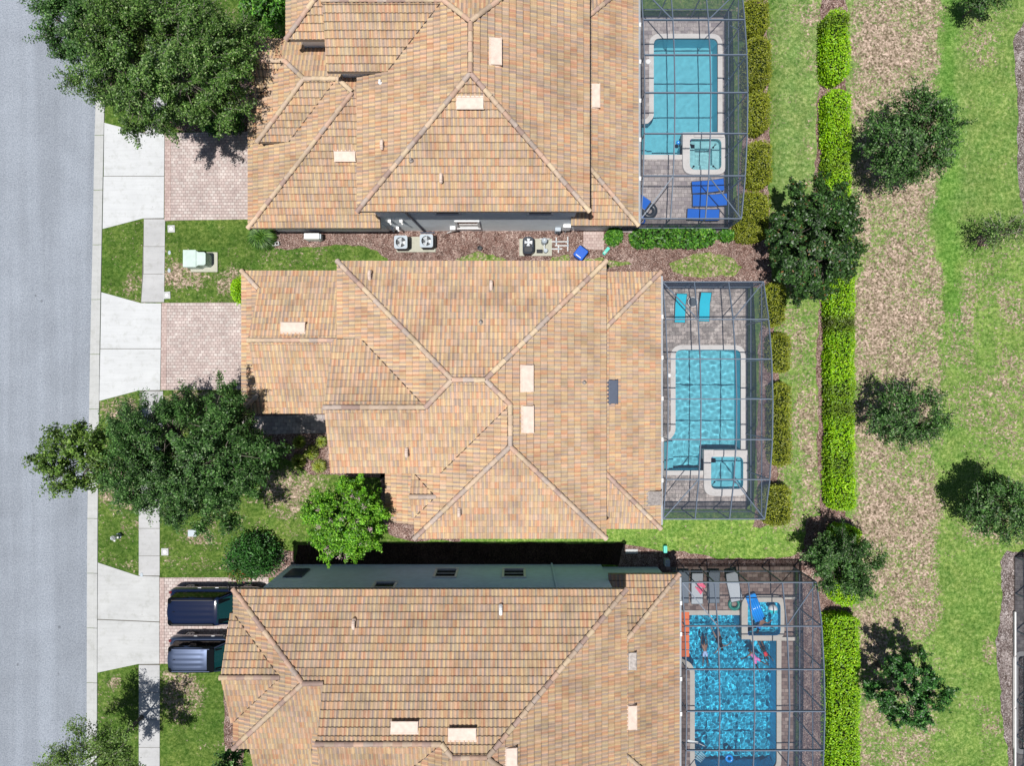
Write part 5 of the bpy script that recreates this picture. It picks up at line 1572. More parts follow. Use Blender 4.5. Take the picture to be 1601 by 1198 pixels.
hedge('lime_hedge', 'lime hedge above the magnolia', 1298, 1331, 139, 418, 1.35, LIME, 171, 330, .055, LG, wob=.15, r_end=.5, dark=((255, 18, .4),))
hedge('lime_hedge', 'longest lime hedge, running down from the magnolia', 1303, 1337, 424, 798, 1.35, LIME, 172, 330, .055, LG, wob=.15, r_end=.4, dark=((505, 14, .9), (612, 16, .5), (640, 14, .7), (725, 16, .4)))
hedge('lime_hedge', 'shortest lime hedge, mostly hidden by the dark fine-leaved tree', 1305, 1347, 824, 948, 1.35, LIME, 173, 330, .055, LG, wob=.15, r_end=.6)
hedge('lime_hedge', 'lime hedge beside the lowest pool cage', 1303, 1345, 969, 1260, 1.4, LIME, 174, 330, .055, LG, wob=.13, r_end=.35)

# ------------------------------------------------------------------ things about the lots
def put(root, loc, rz=0):
    root.location = loc; root.rotation_euler = (0, 0, rz); return root
M['enamel'] = simple('grey_enamel', (.40, .46, .52, 1), .45, .4, .0, var=.05)
M['fan'] = simple('fan_blade', (.62, .66, .70, 1), .35, .5, .0)
M['dark'] = simple('dark_plastic', (.018, .022, .03, 1), .4, .4)
M['charcoal'] = simple('charcoal_shell', (.03, .045, .07, 1), .45, .4)
M['pvc'] = simple('pvc', (.72, .75, .76, 1), .4)
M['pad'] = concrete('pad_concrete', C(205, 205, 190), .15)
M['mint'] = simple('transformer_paint', (.50, .62, .58, 1), .5, .4, var=.12, nscale=3)
M['blue'] = simple('blue_plastic', (.003, .10, .55, 1), .4, .4)
M['teal'] = simple('teal_plastic', (.12, .62, .52, 1), .45)
M['steel'] = simple('steel', (.5, .55, .6, 1), .3, .5, .6)

def ac_unit(loc):
    r = empty('air_conditioner')
    mb = MB(); mb.rbox(-.33, .33, -.33, .33, .02, .60, .07, .02)
    for (a_, b_, c_, d_) in ((-.33, -.31, -.27, .27), (.31, .33, -.27, .27), (-.27, .27, -.33, -.31), (-.27, .27, .31, .33)): mb.box(a_, b_, c_, d_, .58, .779)
    for k in range(9):
        a = -.26 + k * .065
        for s in (-1, 1): mb.box(a - .012, a + .012, s * .345 - .012, s * .345 + .012, .1, .7); mb.box(s * .345 - .012, s * .345 + .012, a - .012, a + .012, .1, .7)
    mb.build('casing', M['charcoal'], r)
    t = MB(); o = [(.36 * x, .36 * y) for x, y in ((-1, -1), (1, -1), (1, 1), (-1, 1))]
    outer = round_poly([(x, y, .12) for x, y in o], 4); n = 28
    inner = [(.275 * math.cos(k * 2 * math.pi / n), .275 * math.sin(k * 2 * math.pi / n)) for k in range(n)]
    loops = [[Vector((x, y, 0)) for x, y in outer], [Vector((x, y, 0)) for x, y in inner]]; pts = outer + inner
    for z in (.78, .83):
        fs = []
        for a, b, c in tessellate_polygon(loops):
            ar = (pts[b][0] - pts[a][0]) * (pts[c][1] - pts[a][1]) - (pts[c][0] - pts[a][0]) * (pts[b][1] - pts[a][1])
            fs.append((a, b, c) if ar > 0 else (a, c, b))
        t.add([(x, y, z) for x, y in pts], fs)
    for l in (outer, inner):
        m = len(l); t.add([(x, y, .78) for x, y in l] + [(x, y, .83) for x, y in l], [(k, (k + 1) % m, m + (k + 1) % m, m + k) for k in range(m)])
    t.build('top_frame', M['enamel'], r)
    MB().lathe([(.272, .60), (.272, .605)], n=24).build('fan_well', M['dark'], r)
    f = MB(); f.lathe([(.075, .64), (.075, .72), (.04, .74)], n=14)
    for k in range(3):
        a = k * 2.094; m4 = Matrix.Rotation(a, 4, 'Z')
        vs = [(.06, -.05, .64), (.25, -.17, .66), (.26, .10, .72), (.06, .06, .70)]
        f.add([m4 @ Vector(v) for v in vs] + [m4 @ Vector((v[0], v[1], v[2] - .008)) for v in vs], [(0, 1, 2, 3), (7, 6, 5, 4), (0, 4, 5, 1), (1, 5, 6, 2), (2, 6, 7, 3), (3, 7, 4, 0)])
    f.build('fan', M['fan'], r)
    g = MB()
    for q in (.10, .19, .27): g.torus((0, 0, .835), q, .004, 24, 4)
    for k in range(8): g.tube((0, 0, .835), (.28 * math.cos(k * .785), .28 * math.sin(k * .785), .835), .003, .003, 4)
    g.build('grille', M['steel'], r)
    return put(r, loc)
def tagc(o, label, cat, group=None): return tag(o, label, cat, group)
a1 = P(627, 379, .8); a2 = P(667, 377, .8)
tagc(ac_unit((a1[0], a1[1], .08)), 'grey fan-top air conditioner on the street side of the shared pad', 'air conditioner', 'twin air conditioners on the concrete pad')
tagc(ac_unit((a2[0], a2[1], .08)), 'grey fan-top air conditioner on the pool side of the shared pad, by the downspout', 'air conditioner', 'twin air conditioners on the concrete pad')
def padbox(px0, px1, py0, py1, h, name, label, mat='pad', cat='concrete pad'):
    x0, y1 = P2(px0, py0, h); x1, y0 = P2(px1, py1, h)
    mb = MB(); mb.rbox(x0, x1, y0, y1, -.02, h, .02, .01); return tag(mb.build(name, M[mat], None), label, cat)
padbox(620, 681, 370, 394, .08, 'concrete_pad', 'stained concrete pad under the two grey air conditioners')
padbox(812, 863, 373, 400, .08, 'concrete_pad', 'concrete pad under the black pool heater and pump')
# pool heater
r = empty('pool_heater'); mb = MB(); mb.rbox(-.30, .30, -.46, .46, .0, .78, .2, .05, n=5); mb.build('casing', M['charcoal'], r)
mb = MB(); mb.rbox(-.25, .25, -.40, -.08, .78, .84, .1, .03); mb.build('lid_panel', M['dark'], r)
mb = MB(); mb.lathe([(.26, .775), (.26, .80), (.22, .80)], 0, .14, 24); mb.build('fan_ring', M['dark'], r)
f = MB(); f.lathe([(.06, .79), (.06, .83), (.03, .84)], 0, .14, 12)
for k in range(4):
    m4 = Matrix.Translation((0, .14, 0)) @ Matrix.Rotation(k * 1.571, 4, 'Z'); vs = [(.05, -.04, .80), (.20, -.10, .81), (.21, .08, .83), (.05, .05, .82)]
    f.add([m4 @ Vector(v) for v in vs], [(0, 1, 2, 3)])
f.build('fan', M['fan'], r)
x, y, _ = P(826, 383, .85); put(tag(r, 'black pool heater with round fan on the narrow pad by the wall', 'pool heater'), (x, y, .08))
# pump and filter
r = empty('pool_filter'); mb = MB(); mb.lathe([(.14, .0), (.17, .06), (.17, .55), (.14, .66), (.06, .72)], 0, .22, 18); mb.build('tank', M['enamel'], r)
mb = MB(); mb.lathe([(.05, .72), (.05, .80), (.02, .82)], 0, .22, 10); mb.build('valve', M['pvc'], r)
mb = MB(); mb.tube((-.42, -.28, .16), (-.10, -.28, .16), .10, .10, 14); mb.build('motor', M['dark'], r)
mb = MB(); mb.lathe([(.12, .04), (.12, .28), (.10, .32)], .08, -.26, 16); mb.build('strainer', M['enamel'], r)
mb = MB(); mb.tube((0, .22, .3), (0, -.2, .3), .03, .03, 8); mb.tube((-.25, .38, .3), (.3, .38, .3), .03, .03, 8); mb.build('pipe', M['pvc'], r)
x, y, _ = P(851, 384, .4); put(tag(r, 'grey pool filter and pump on the pad beside the heater', 'pool pump'), (x, y, .08))
r = empty('pipework'); mb = MB()
for a, b in (((-.5, .12, .12), (.45, .12, .12)), ((-.5, -.28, .12), (.1, -.28, .12)), ((.42, .40, .12), (.42, -.42, .12)), ((-.22, .35, .12), (-.22, -.1, .12)), ((-.1, -.12, .12), (-.1, -.5, .12)), ((-.3, -.1, .12), (.42, -.1, .12))):
    mb.tube(a, b, .032, .032, 8)
mb.build('pipe', M['pvc'], r)
for q in ((-.22, .12), (.42, .12), (-.1, -.28), (.42, -.1)):
    mb = MB(); mb.lathe([(.05, .08), (.06, .17), (.035, .2)], q[0], q[1], 10); mb.build('valve', M['enamel'], r)
x, y, _ = P(876, 381, .15); put(tag(r, 'white pipework with grey valves beside the pump pad', 'pipes'), (x, y, 0))
# electric meter cluster on the wall end
r = empty('electric_meter'); mb = MB(); mb.rbox(-.02, .40, -.16, .02, .9, 1.7, .03, .02); mb.build('cabinet', M['white'], r)
mb = MB(); mb.rbox(-.42, -.10, -.22, .0, .5, 1.1, .04, .02); mb.build('switch_box', M['enamel'], r)
mb = MB(); mb.tube((-.26, -.22, .8), (-.26, -.32, .8), .09, .08, 14); mb.build('meter_dial', M['dark'], r)
mb = MB(); mb.tube((.2, -.08, .9), (.2, -.08, .0), .03, .03, 8); mb.tube((-.26, -.1, .5), (-.26, -.1, 0), .025, .025, 8); mb.build('conduit', M['enamel'], r)
put(tag(r, 'white electric meter cabinet at the pool end of the upper house wall', 'electric meter'), (2.75, 8.44, 0))
# outdoor mini-split unit
r = empty('mini_split_unit'); mb = MB(); mb.rbox(-.42, .42, -.16, .16, .08, .68, .04, .02); mb.build('casing', M['white'], r)
mb = MB(); mb.rbox(.42, .50, -.14, .14, .2, .6, .02, .01); mb.build('service_cover', M['enamel'], r)
mb = MB(); mb.box(-.34, -.26, -.2, .2, 0, .09); mb.box(.26, .34, -.2, .2, 0, .09); mb.build('foot', M['dark'], r)
x, y, _ = P(487, 369, .68); put(tag(r, 'white boxy outdoor air unit near the corner of the upper house', 'air unit'), (x, y, 0))
# concrete block
r = MB(); 
for (a, b, c, d) in ((-.2, .2, -.1, -.065), (-.2, .2, .065, .1), (-.2, -.165, -.065, .065), (.165, .2, -.065, .065), (-.02, .02, -.065, .065)): r.box(a, b, c, d, 0, .19)
o = r.build('concrete_block', M['apron'], None); x, y, _ = P(430.5, 381, .19); o.location = (x, y, .008); o.rotation_euler = (0, 0, .15); tag(o, 'hollow concrete block lying in the mulch by the fountain grass', 'concrete block')
# wheelie bin
r = empty('recycling_bin'); mb = MB(); n = 4
vs = [(-.22, -.24, .05), (.22, -.24, .05), (.22, .24, .05), (-.22, .24, .05), (-.27, -.30, .95), (.27, -.30, .95), (.27, .30, .95), (-.27, .30, .95)]
mb.add(vs, [(0, 3, 2, 1), (4, 5, 6, 7), (0, 1, 5, 4), (1, 2, 6, 5), (2, 3, 7, 6), (3, 0, 4, 7)]); mb.build('body', M['blue'], r, bevel=.03)
mb = MB(); mb.rbox(-.30, .30, -.33, .33, .95, 1.03, .08, .04); mb.build('lid', M['blue'], r, bevel=.01)
mb = MB(); mb.box(-.16, .16, -.24, -.20, 1.031, 1.04); mb.build('lid_sticker', M['white'], r)
mb = MB(); mb.tube((-.22, .37, .92), (.22, .37, .92), .02, .02, 8); mb.build('handle', M['dark'], r)
for s in (-1, 1):
    mb = MB(); mb.tube((s * .2, .30, .10), (s * .26, .30, .10), .10, .10, 14); mb.build('wheel', M['dark'], r)
x, y, _ = P(908, 395.5, 1.0); put(tag(r, 'blue wheelie bin tilted askew below the stepping pavers', 'bin'), (x, y, .0), -.65)
r = empty('meter_box'); mb = MB(); mb.rbox(-.09, .09, -.24, .24, 0, .26, .03, .02); mb.build('body', M['teal'], r); mb = MB(); mb.rbox(-.05, .05, -.18, -.08, .26, .30, .02, .01); mb.build('knob', M['mint'], r)
x, y, _ = P(948, 392, .25); put(tag(r, 'small pale teal plastic box right of the blue bin', 'box'), (x, y, 0), -.7)
r = empty('watering_can'); mb = MB(); mb.rbox(-.1, .1, -.2, .2, 0, .3, .05, .02); mb.build('body', M['teal'], r); mb = MB(); mb.tube((0, .1, .3), (0, -.1, .3), .02, .02, 8); mb.build('handle', M['teal'], r)
x, y, _ = P(1040, 859, .2); put(tag(r, 'pale teal box on the mulch above the lowest pool cage', 'box'), (x, y, 0), 0)
mb = MB(); mb.rbox(-.14, .14, -.2, .2, 0, .45, .05, .03); mb.tube((0, .0, .45), (0, 0, .5), .06, .05, 10); o = mb.build('gas_canister', M['enamel'], None); x, y, _ = P(1043, 880, .3); o.location = (x, y, 0); tag(o, 'grey container in the shade by the lowest pool cage', 'container')
mb = MB(); mb.lathe([(.10, 0), (.13, .24), (.135, .25), (.11, .25), (.09, .05)], n=16); o = mb.build('bucket', M['dark'], None); x, y, _ = P(750, 388, .2); o.location = (x, y, .008); tag(o, 'small black bucket on the mulch near the grass tongue', 'bucket')
# transformer cabinet
r = empty('transformer_box')
poly = [(-.62, -.45), (.05, -.45), (.18, -.36), (.50, -.36), (.58, -.28), (.58, .28), (.50, .36), (.18, .36), (.05, .45), (-.62, .45)]
mb = MB(); mb.prism(poly, .0, .80); mb.build('cabinet', M['mint'], r, bevel=.02)
mb = MB(); mb.prism(offset_poly([(-.62, -.45), (.05, -.45), (.05, .45), (-.62, .45)], .02), .80, .83); mb.build('lid', M['mint'], r, bevel=.012)
mb = MB(); mb.box(-.64, -.62, -.02, .02, .1, .78); mb.build('door_seam', M['dark'], r)
x, y, _ = P(305.5, 404.5, .83); put(tag(r, 'pale green transformer cabinet on the front lawn', 'transformer'), (x, y, .09))
x0, y0, _ = P(309, 406, 0); mb = MB(); mb.rbox(x - .62, x + .88, y - .60, y + .50, -.01, .085, .03, .01); tag(mb.build('concrete_pad', M['pad'], None), 'concrete pad under the pale green transformer cabinet', 'concrete pad')
# pedestal box on the lawn
r = empty('utility_pedestal'); mb = MB(); mb.rbox(-.22, .22, -.17, .17, 0, .55, .03, .02); mb.build('cabinet', M['mint'], r); mb = MB(); mb.rbox(-.24, .24, -.19, .19, .55, .60, .03, .02); mb.build('lid', M['enamel'], r)
x, y, _ = P(301, 834, .55); put(tag(r, 'small grey-green utility pedestal below the dark bushy oak', 'utility box'), (x, y, 0))
# hydrant
r = empty('fire_hydrant'); mb = MB(); mb.lathe([(.16, 0), (.16, .04), (.11, .05), (.11, .50), (.14, .51), (.14, .56), (.12, .60), (.07, .68), (.03, .71), (.03, .76)], n=18); mb.build('barrel', M['steel'], r)
for a in (0, math.pi, -math.pi / 2):
    d = Vector((math.cos(a), math.sin(a), 0)); mb = MB(); mb.tube(d * .1 + Vector((0, 0, .40)), d * .20 + Vector((0, 0, .40)), .06, .06, 12); mb.tube(d * .2 + Vector((0, 0, .40)), d * .23 + Vector((0, 0, .40)), .045, .03, 8); mb.build('outlet_cap', M['white'], r)
mb = MB(); mb.lathe([(.13, .565), (.11, .62), (.05, .70)], n=16); mb.build('bonnet', M['white'], r)
x, y, _ = P(176, 842, .6); put(tag(r, 'silver and white fire hydrant on the verge', 'fire hydrant'), (x, y, 0))
def cover(px, py, rot, label):
    r = empty('meter_cover'); mb = MB(); mb.rbox(-.20, .20, -.20, .20, -.01, .045, .02, .01); mb.build('frame', M['apron_old'], r)
    mb = MB(); mb.lathe([(.095, .045), (.095, .056), (.02, .06)], n=20); mb.build('lid', M['white'], r)
    x, y, _ = P(px, py, .05); put(tag(r, label, 'utility cover', 'square concrete utility covers'), (x, y, 0), rot)
cover(267.5, 357.5, .03, 'concrete utility cover under the upper paver driveway'); cover(260.5, 461.5, .05, 'concrete utility cover above the middle paver driveway'); cover(257.5, 863.5, 0, 'concrete utility cover beside the pavement near the hydrant')
for (x_, y_, lab) in ((264.5, 423, 'small grey oval valve lid in the grass by the pavement'), (222, 899, 'round dark valve lid at the end of the pavement slab'), (265, 395, 'tiny grey lid in the grass level with the transformer')):
    mb = MB(); mb.lathe([(.10, 0), (.10, .02), (.07, .028)], n=16); o = mb.build('valve_lid', M['enamel'], None); x, y, _ = P(x_, y_, 0); o.location = (x, y, .034 if x_ < 230 else .0); o.scale = (.8, 1.15, 1); tag(o, lab, 'valve lid')

# ------------------------------------------------------------------ pool furniture and floats
M['royal'] = simple('blue_sling', (.004, .115, .56, 1), .7, .2, var=.06)
M['cyan'] = simple('teal_sling', (.02, .50, .68, 1), .7, .2, var=.06)
M['greysling'] = simple('grey_sling', (.42, .46, .50, 1), .7, .2, var=.06)
M['darksling'] = simple('dark_grey_sling', (.16, .19, .23, 1), .7, .2, var=.06)
M['dframe'] = simple('lounger_frame', (.05, .055, .06, 1), .4, .4)
M['rubber'] = simple('black_rubber', (.015, .018, .022, 1), .35, .5)
M['orange'] = simple('orange_foam', (.75, .17, .05, 1), .6, .3, var=.1)
M['airblue'] = simple('air_bed_vinyl', (.005, .28, .85, 1), .25, .5, var=.05, coat=.3)
M['pinkc'] = simple('pink_towel', (.80, .16, .26, 1), .9, .1, var=.25, nscale=20)
M['green'] = simple('green_vinyl', (.01, .22, .17, 1), .4, .4, var=.5, nscale=18)

def lounger(sling, L=1.9, W=.66, back=30):
    """x runs from the foot (0) to the head (L)"""
    r = empty('sun_lounger'); a = math.radians(back); xb = L * .62
    hx, hz = xb + (L - xb) * math.cos(a), .34 + (L - xb) * math.sin(a)
    mb = MB(); n = 10
    for i in range(n):
        u0, u1 = i / n * xb, (i + 1) / n * xb; s0 = -.03 * math.sin(math.pi * i / n); s1 = -.03 * math.sin(math.pi * (i + 1) / n)
        mb.add([(u0, -W / 2, .36), (u1, -W / 2, .36), (u1, 0, .36 + s1), (u0, 0, .36 + s0), (u1, W / 2, .36), (u0, W / 2, .36)], [(0, 1, 2, 3), (3, 2, 4, 5)])
    mb.build('seat', M[sling], r, smooth=True)
    mb = MB(); mb.add([(xb + .01, -W / 2, .37), (xb + .01, W / 2, .37), (hx, W / 2, hz), (hx, -W / 2, hz), (xb, -W / 2, .355), (xb, W / 2, .355), (hx, W / 2, hz - .02), (hx, -W / 2, hz - .02)],
                      [(0, 3, 2, 1), (4, 5, 6, 7), (0, 4, 7, 3), (1, 2, 6, 5), (3, 7, 6, 2)]); mb.build('backrest', M[sling], r)
    f = MB()
    for s in (-1, 1):
        f.tube((0, s * W / 2, .35), (xb, s * W / 2, .35), .018, .018, 6); f.tube((xb, s * W / 2, .35), (hx, s * W / 2, hz), .018, .018, 6)
    f.tube((0, -W / 2, .35), (0, W / 2, .35), .018, .018, 6); f.tube((hx, -W / 2, hz), (hx, W / 2, hz), .018, .018, 6); f.build('frame', M['dframe'], r)
    for x in (.15, xb + .25):
        for s in (-1, 1):
            mb = MB(); mb.tube((x, s * W / 2, .35 if x < 1 else .40), (x + .03, s * W / 2, 0), .018, .018, 6); mb.build('leg', M['dframe'], r)
    return r
def place(o, px, py, deg, label, cat, group=None, h=.45, z=DECK_Z):
    x, y, _ = P(px, py, h); o.location = (x, y, z); o.rotation_euler = (0, 0, math.radians(deg)); return tag(o, label, cat, group)
BL = 'blue loungers on the upper deck'
place(lounger('royal', 1.75, .66, 20), 1081.5, 293.5, 4, 'blue lounger nearest the spa', 'lounger', BL, .4)
place(lounger('royal', 1.88, .66, 20), 1082.5, 313.5, 0, 'middle one of the three blue loungers side by side', 'lounger', BL, .4)
place(lounger('royal', 1.75, .62, 20), 1074, 335, -3, 'blue lounger nearest the lower screen wall', 'lounger', BL, .4)
place(lounger('royal', 1.6, .60, 35), 1013, 322, 145, 'blue lounger half hidden beside the house wall and the black inner tube', 'lounger', BL, .4)
TL = 'teal loungers at the head of the rippled pool'
place(lounger('cyan', 1.62, .58, 26), 1062.5, 504.5, 88, 'teal lounger nearest the house', 'lounger', TL, .4)
place(lounger('cyan', 1.62, .58, 26), 1100.5, 502.5, 88, 'teal lounger farther from the house, past the glass table', 'lounger', TL, .4)
GL = 'grey loungers at the head of the deep blue pool'
place(lounger('darksling', 1.75, .62, 12), 1067.5, 943, 90, 'dark grey lounger against the house wall', 'lounger', GL, .4)
place(lounger('greysling', 1.75, .62, 12), 1089.5, 944.5, 90, 'light grey lounger with the pink towel on it', 'lounger', GL, .4)
place(lounger('darksling', 1.75, .62, 12), 1115.5, 943, 90, 'dark grey lounger out on the deck without a towel', 'lounger', GL, .4)
place(lounger('greysling', 1.75, .66, 24), 1152, 940, 103, 'light grey lounger turned askew beside the spa', 'lounger', GL, .4)
# towel
mb = MB(); rr_ = np.random.default_rng(3)
for i in range(7):
    for j in range(4):
        z = lambda a, b: .38 + .02 * math.sin(a * 3 + b * 2)
        a, b = -.26 + i * .075 + .05 * j, -.22 + j * .12
        if (i + j) % 5 == 4: continue
        mb.add([(a, b, z(i, j)), (a + .075, b, z(i + 1, j)), (a + .125, b + .12, z(i + 1, j + 1)), (a + .05, b + .12, z(i, j + 1))], [(0, 1, 2, 3)])
place(mb.build('towel', M['pinkc'], None), 1094, 921, 60, 'crumpled pink and white towel on the light grey lounger', 'towel', None, .5, DECK_Z + .03)
# glass table
r = empty('patio_table'); mb = MB(); mb.torus((0, 0, .52), .26, .016, 28, 6); mb.build('rim', M['white'], r)
m_, nt_, out_ = mat_new('smoked_glass'); b_ = nt_.nodes.new('ShaderNodeBsdfPrincipled'); b_.inputs['Base Color'].default_value = (.12, .15, .18, 1); b_.inputs['Roughness'].default_value = .08; b_.inputs['Alpha'].default_value = .55; nt_.links.new(b_.outputs[0], out_.inputs['Surface']); M['smoked'] = m_
mb = MB(); mb.lathe([(.25, .515), (.25, .523)], n=28); mb.build('tabletop', M['smoked'], r)
for k in range(4): mb = MB(); mb.tube((.2 * math.cos(k * 1.57), .2 * math.sin(k * 1.57), .51), (.26 * math.cos(k * 1.57), .26 * math.sin(k * 1.57), 0), .012, .012, 6); mb.build('leg', M['white'], r)
place(r, 1082.5, 472.5, 0, 'round glass side table between the two teal loungers', 'table', None, .52)
mb = MB(); mb.lathe([(.105, 0), (.105, .012), (.08, .016)], n=20); place(mb.build('skimmer_lid', M['white'], None), 1046.5, 587, 0, 'round white skimmer lid on the deck beside the rippled pool', 'skimmer lid', None, .1, DECK_Z)
mb = MB(); mb.lathe([(.13, 0), (.15, .05), (.13, .1)], n=20); place(mb.build('skimmer_lid', M['white'], None), 1013, 97, 0, 'round white lid at the edge of the pale pool', 'skimmer lid', None, .1, DECK_Z)
# floats
mb = MB(); mb.torus((0, 0, .15), .30, .155, 32, 12); place(mb.build('inner_tube', M['rubber'], None, smooth=True), 1015, 330, 0, 'big black inner tube on the upper deck', 'inner tube', None, .2)
r = empty('pool_hose'); mb = MB(); mb.torus((0, 0, .12), .2, .05, 20, 6); mb.build('coil', M['blue'], r); place(r, 1002, 345, 0, 'blue coiled hose beside the inner tube', 'hose', None, .15)
r = empty('beach_ball')
mball = bpy.data.materials.new('beach_ball_panels'); 
def ball_mat():
    m, nt, out = mat_new('beach_ball_vinyl'); tc = nt.nodes.new('ShaderNodeTexCoord'); sx = nt.nodes.new('ShaderNodeSeparateXYZ'); nt.links.new(tc.outputs['Object'], sx.inputs[0])
    th = nt.nodes.new('ShaderNodeMath'); th.operation = 'LESS_THAN'; th.inputs[1].default_value = 0.0; nt.links.new(sx.outputs['Y'], th.inputs[0])
    c = mix(nt, th.outputs[0], (.75, .78, .82, 1), (.02, .58, .66, 1)); bsdf(nt, out, c, .3, .5, coat=.4); return m
bpy.data.materials.remove(mball)
mb = MB(); mb.ball((0, 0, .24), .25, .25, .25, 24, 14); mb.build('skin', ball_mat(), r, smooth=True)
mb = MB(); mb.torus((0, 0, .24), .251, .004, 28, 4, M=Matrix.Translation((0, 0, .24)) @ Matrix.Rotation(math.pi / 2, 4, 'Y') @ Matrix.Translation((0, 0, -.24))); mb.build('seam', M['white'], r)
place(r, 1209, 953.5, 0, 'white and turquoise beach ball floating in the spa', 'beach ball', None, .5, .20)
r = empty('air_bed'); mb = MB()
for k in range(5): mb.tube((-.62, -.24 + k * .12, .07), (.62, -.24 + k * .12, .07), .068, .068, 10)
mb.build('tubes', M['airblue'], r, smooth=True)
mb = MB(); mb.rbox(.60, .92, -.30, .30, .02, .17, .1, .05); mb.build('pillow', M['airblue'], r)
place(r, 1182, 954, 112, 'bright blue ribbed air bed floating in the spa', 'air bed', None, .3, .24)
r = empty('foam_mat'); mb = MB(); 
for k in range(6): mb.rbox(-.20 + 0, .30, -1.25 + k * .42, -.86 + k * .42, .0, .05, .03, .015)
mb.build('mat', M['orange'], r)
place(r, 1069, 992, 0, 'orange ribbed foam mat lying across the pool steps', 'foam mat', None, .1, .10)
mb = MB(); mb.torus((0, 0, .08), .26, .10, 26, 10); place(mb.build('swim_ring', M['green'], None, smooth=True), 1148, 945, 0, 'dark green patterned swim ring on the deck between lounger and spa', 'swim ring', None, .15)
mb = MB(); mb.torus((0, 0, .05), .16, .07, 24, 10); place(mb.build('swim_ring', M['airblue'], None, smooth=True), 1141, 1188, 0, 'bright blue swim ring at the deep end of the lowest pool', 'swim ring', None, .1, -.05)
m_, nt_, out_ = mat_new('clear_vinyl'); b_ = nt_.nodes.new('ShaderNodeBsdfPrincipled'); b_.inputs['Base Color'].default_value = (.45, .75, .9, 1); b_.inputs['Roughness'].default_value = .1; b_.inputs['Alpha'].default_value = .5; nt_.links.new(b_.outputs[0], out_.inputs['Surface']); M['clear'] = m_
mb = MB()
for k in range(5): mb.tube((-.30, -.24 + k * .12, .05), (.30, -.20 + k * .1, .05), .06, .04, 8)
place(mb.build('pool_float', M['clear'], None, smooth=True), 1094, 1184, -40, 'clear ribbed float near the house side of the lowest pool', 'pool float', None, .1, -.05)
mb = MB(); mb.rbox(-.3, .3, -.07, .07, 0, .05, .03, .02); mb.tube((.25, 0, .03), (.75, -.12, .03), .02, .015, 8); place(mb.build('pool_brush', M['pvc'], None), 1083, 1160, -12, 'white pool brush lying on the deck edge of the lowest pool', 'pool brush', None, .1)
mb = MB(); mb.ball((0, 0, .0), .12, .12, .09); place(mb.build('pool_cleaner', M['airblue'], None, smooth=True), 1061, 221.5, 0, 'small blue floating dispenser by the spillway of the pale pool', 'floating dispenser', None, .1, -.02)

# ------------------------------------------------------------------ cars
def paint(name, col, metal=.5, rough=.3):
    m, nt, out = mat_new(name); v = coords(nt); n = noise(nt, v, 180, 2)
    c = mix(nt, 1, col, ramp(nt, n.outputs['Fac'], [(.3, G4(.85)), (.7, G4(1.15))]), 'MULTIPLY')
    bsdf(nt, out, c, rough, .5, metal, coat=1.0); return m
M['navy'] = paint('navy_paint', (.004, .010, .038, 1), .0, .10)
M['slate'] = paint('slate_blue_paint', (.045, .065, .12, 1), .55, .36)
M['carglass'] = simple('car_glass', (.004, .005, .006, 1), .04, .3, var=0)
M['windscreen'] = simple('windscreen_glass', (.006, .045, .05, 1), .05, .5, var=0)
M['tyre'] = simple('tyre', (.02, .02, .02, 1), .85, .2)
M['rim'] = simple('alloy_rim', (.5, .52, .55, 1), .3, .5, .8)
M['trimblack'] = simple('black_trim', (.012, .012, .014, 1), .5, .4)
M['tail'] = simple('tail_lens', (.14, .006, .008, 1), .2, .5, coat=.5)
M['lamp'] = simple('clear_lens', (.6, .62, .65, 1), .15, .5, coat=.5)

def outline(x0, x1, hw, rr, rf, n=6, bow=.05):
    """plan outline of a car level: rounded rear (x0) and front (x1)"""
    pts = []
    for (cx, cy, r, a0) in ((x1 - rf, hw - rf * .8, rf, 0), (x0 + rr, hw - rr * .8, rr, 90), (x0 + rr, -(hw - rr * .8), rr, 180), (x1 - rf, -(hw - rf * .8), rf, 270)):
        for k in range(n + 1):
            a = math.radians(a0 + 90 * k / n); pts.append((cx + r * math.cos(a), cy + r * .8 * math.sin(a)))
    return pts
def stack(levels):
    """levels: (outline pts, z, zfunc) joined into one skin"""
    mb = MB(); m = len(levels[0][0]); vs = []
    for pts, z in levels: vs += [(x, y, z(x, y) if callable(z) else z) for x, y in pts]
    fs = [tuple(range(m))[::-1]]
    for k in range(len(levels) - 1):
        for i in range(m):
            j = (i + 1) % m; fs.append((k * m + i, k * m + j, (k + 1) * m + j, (k + 1) * m + i))
    mb.add(vs, fs)
    # domed top: centre line fan
    top, z = levels[-1]; h = m // 2; base = (len(levels) - 1) * m
    return mb, base, m
def closed(mb, base, m, mid):
    c = len(mb.v); mb.v.append(mid)
    for i in range(m): mb.f.append([base + i, base + (i + 1) % m, c]); mb.c.append(None)
    return mb
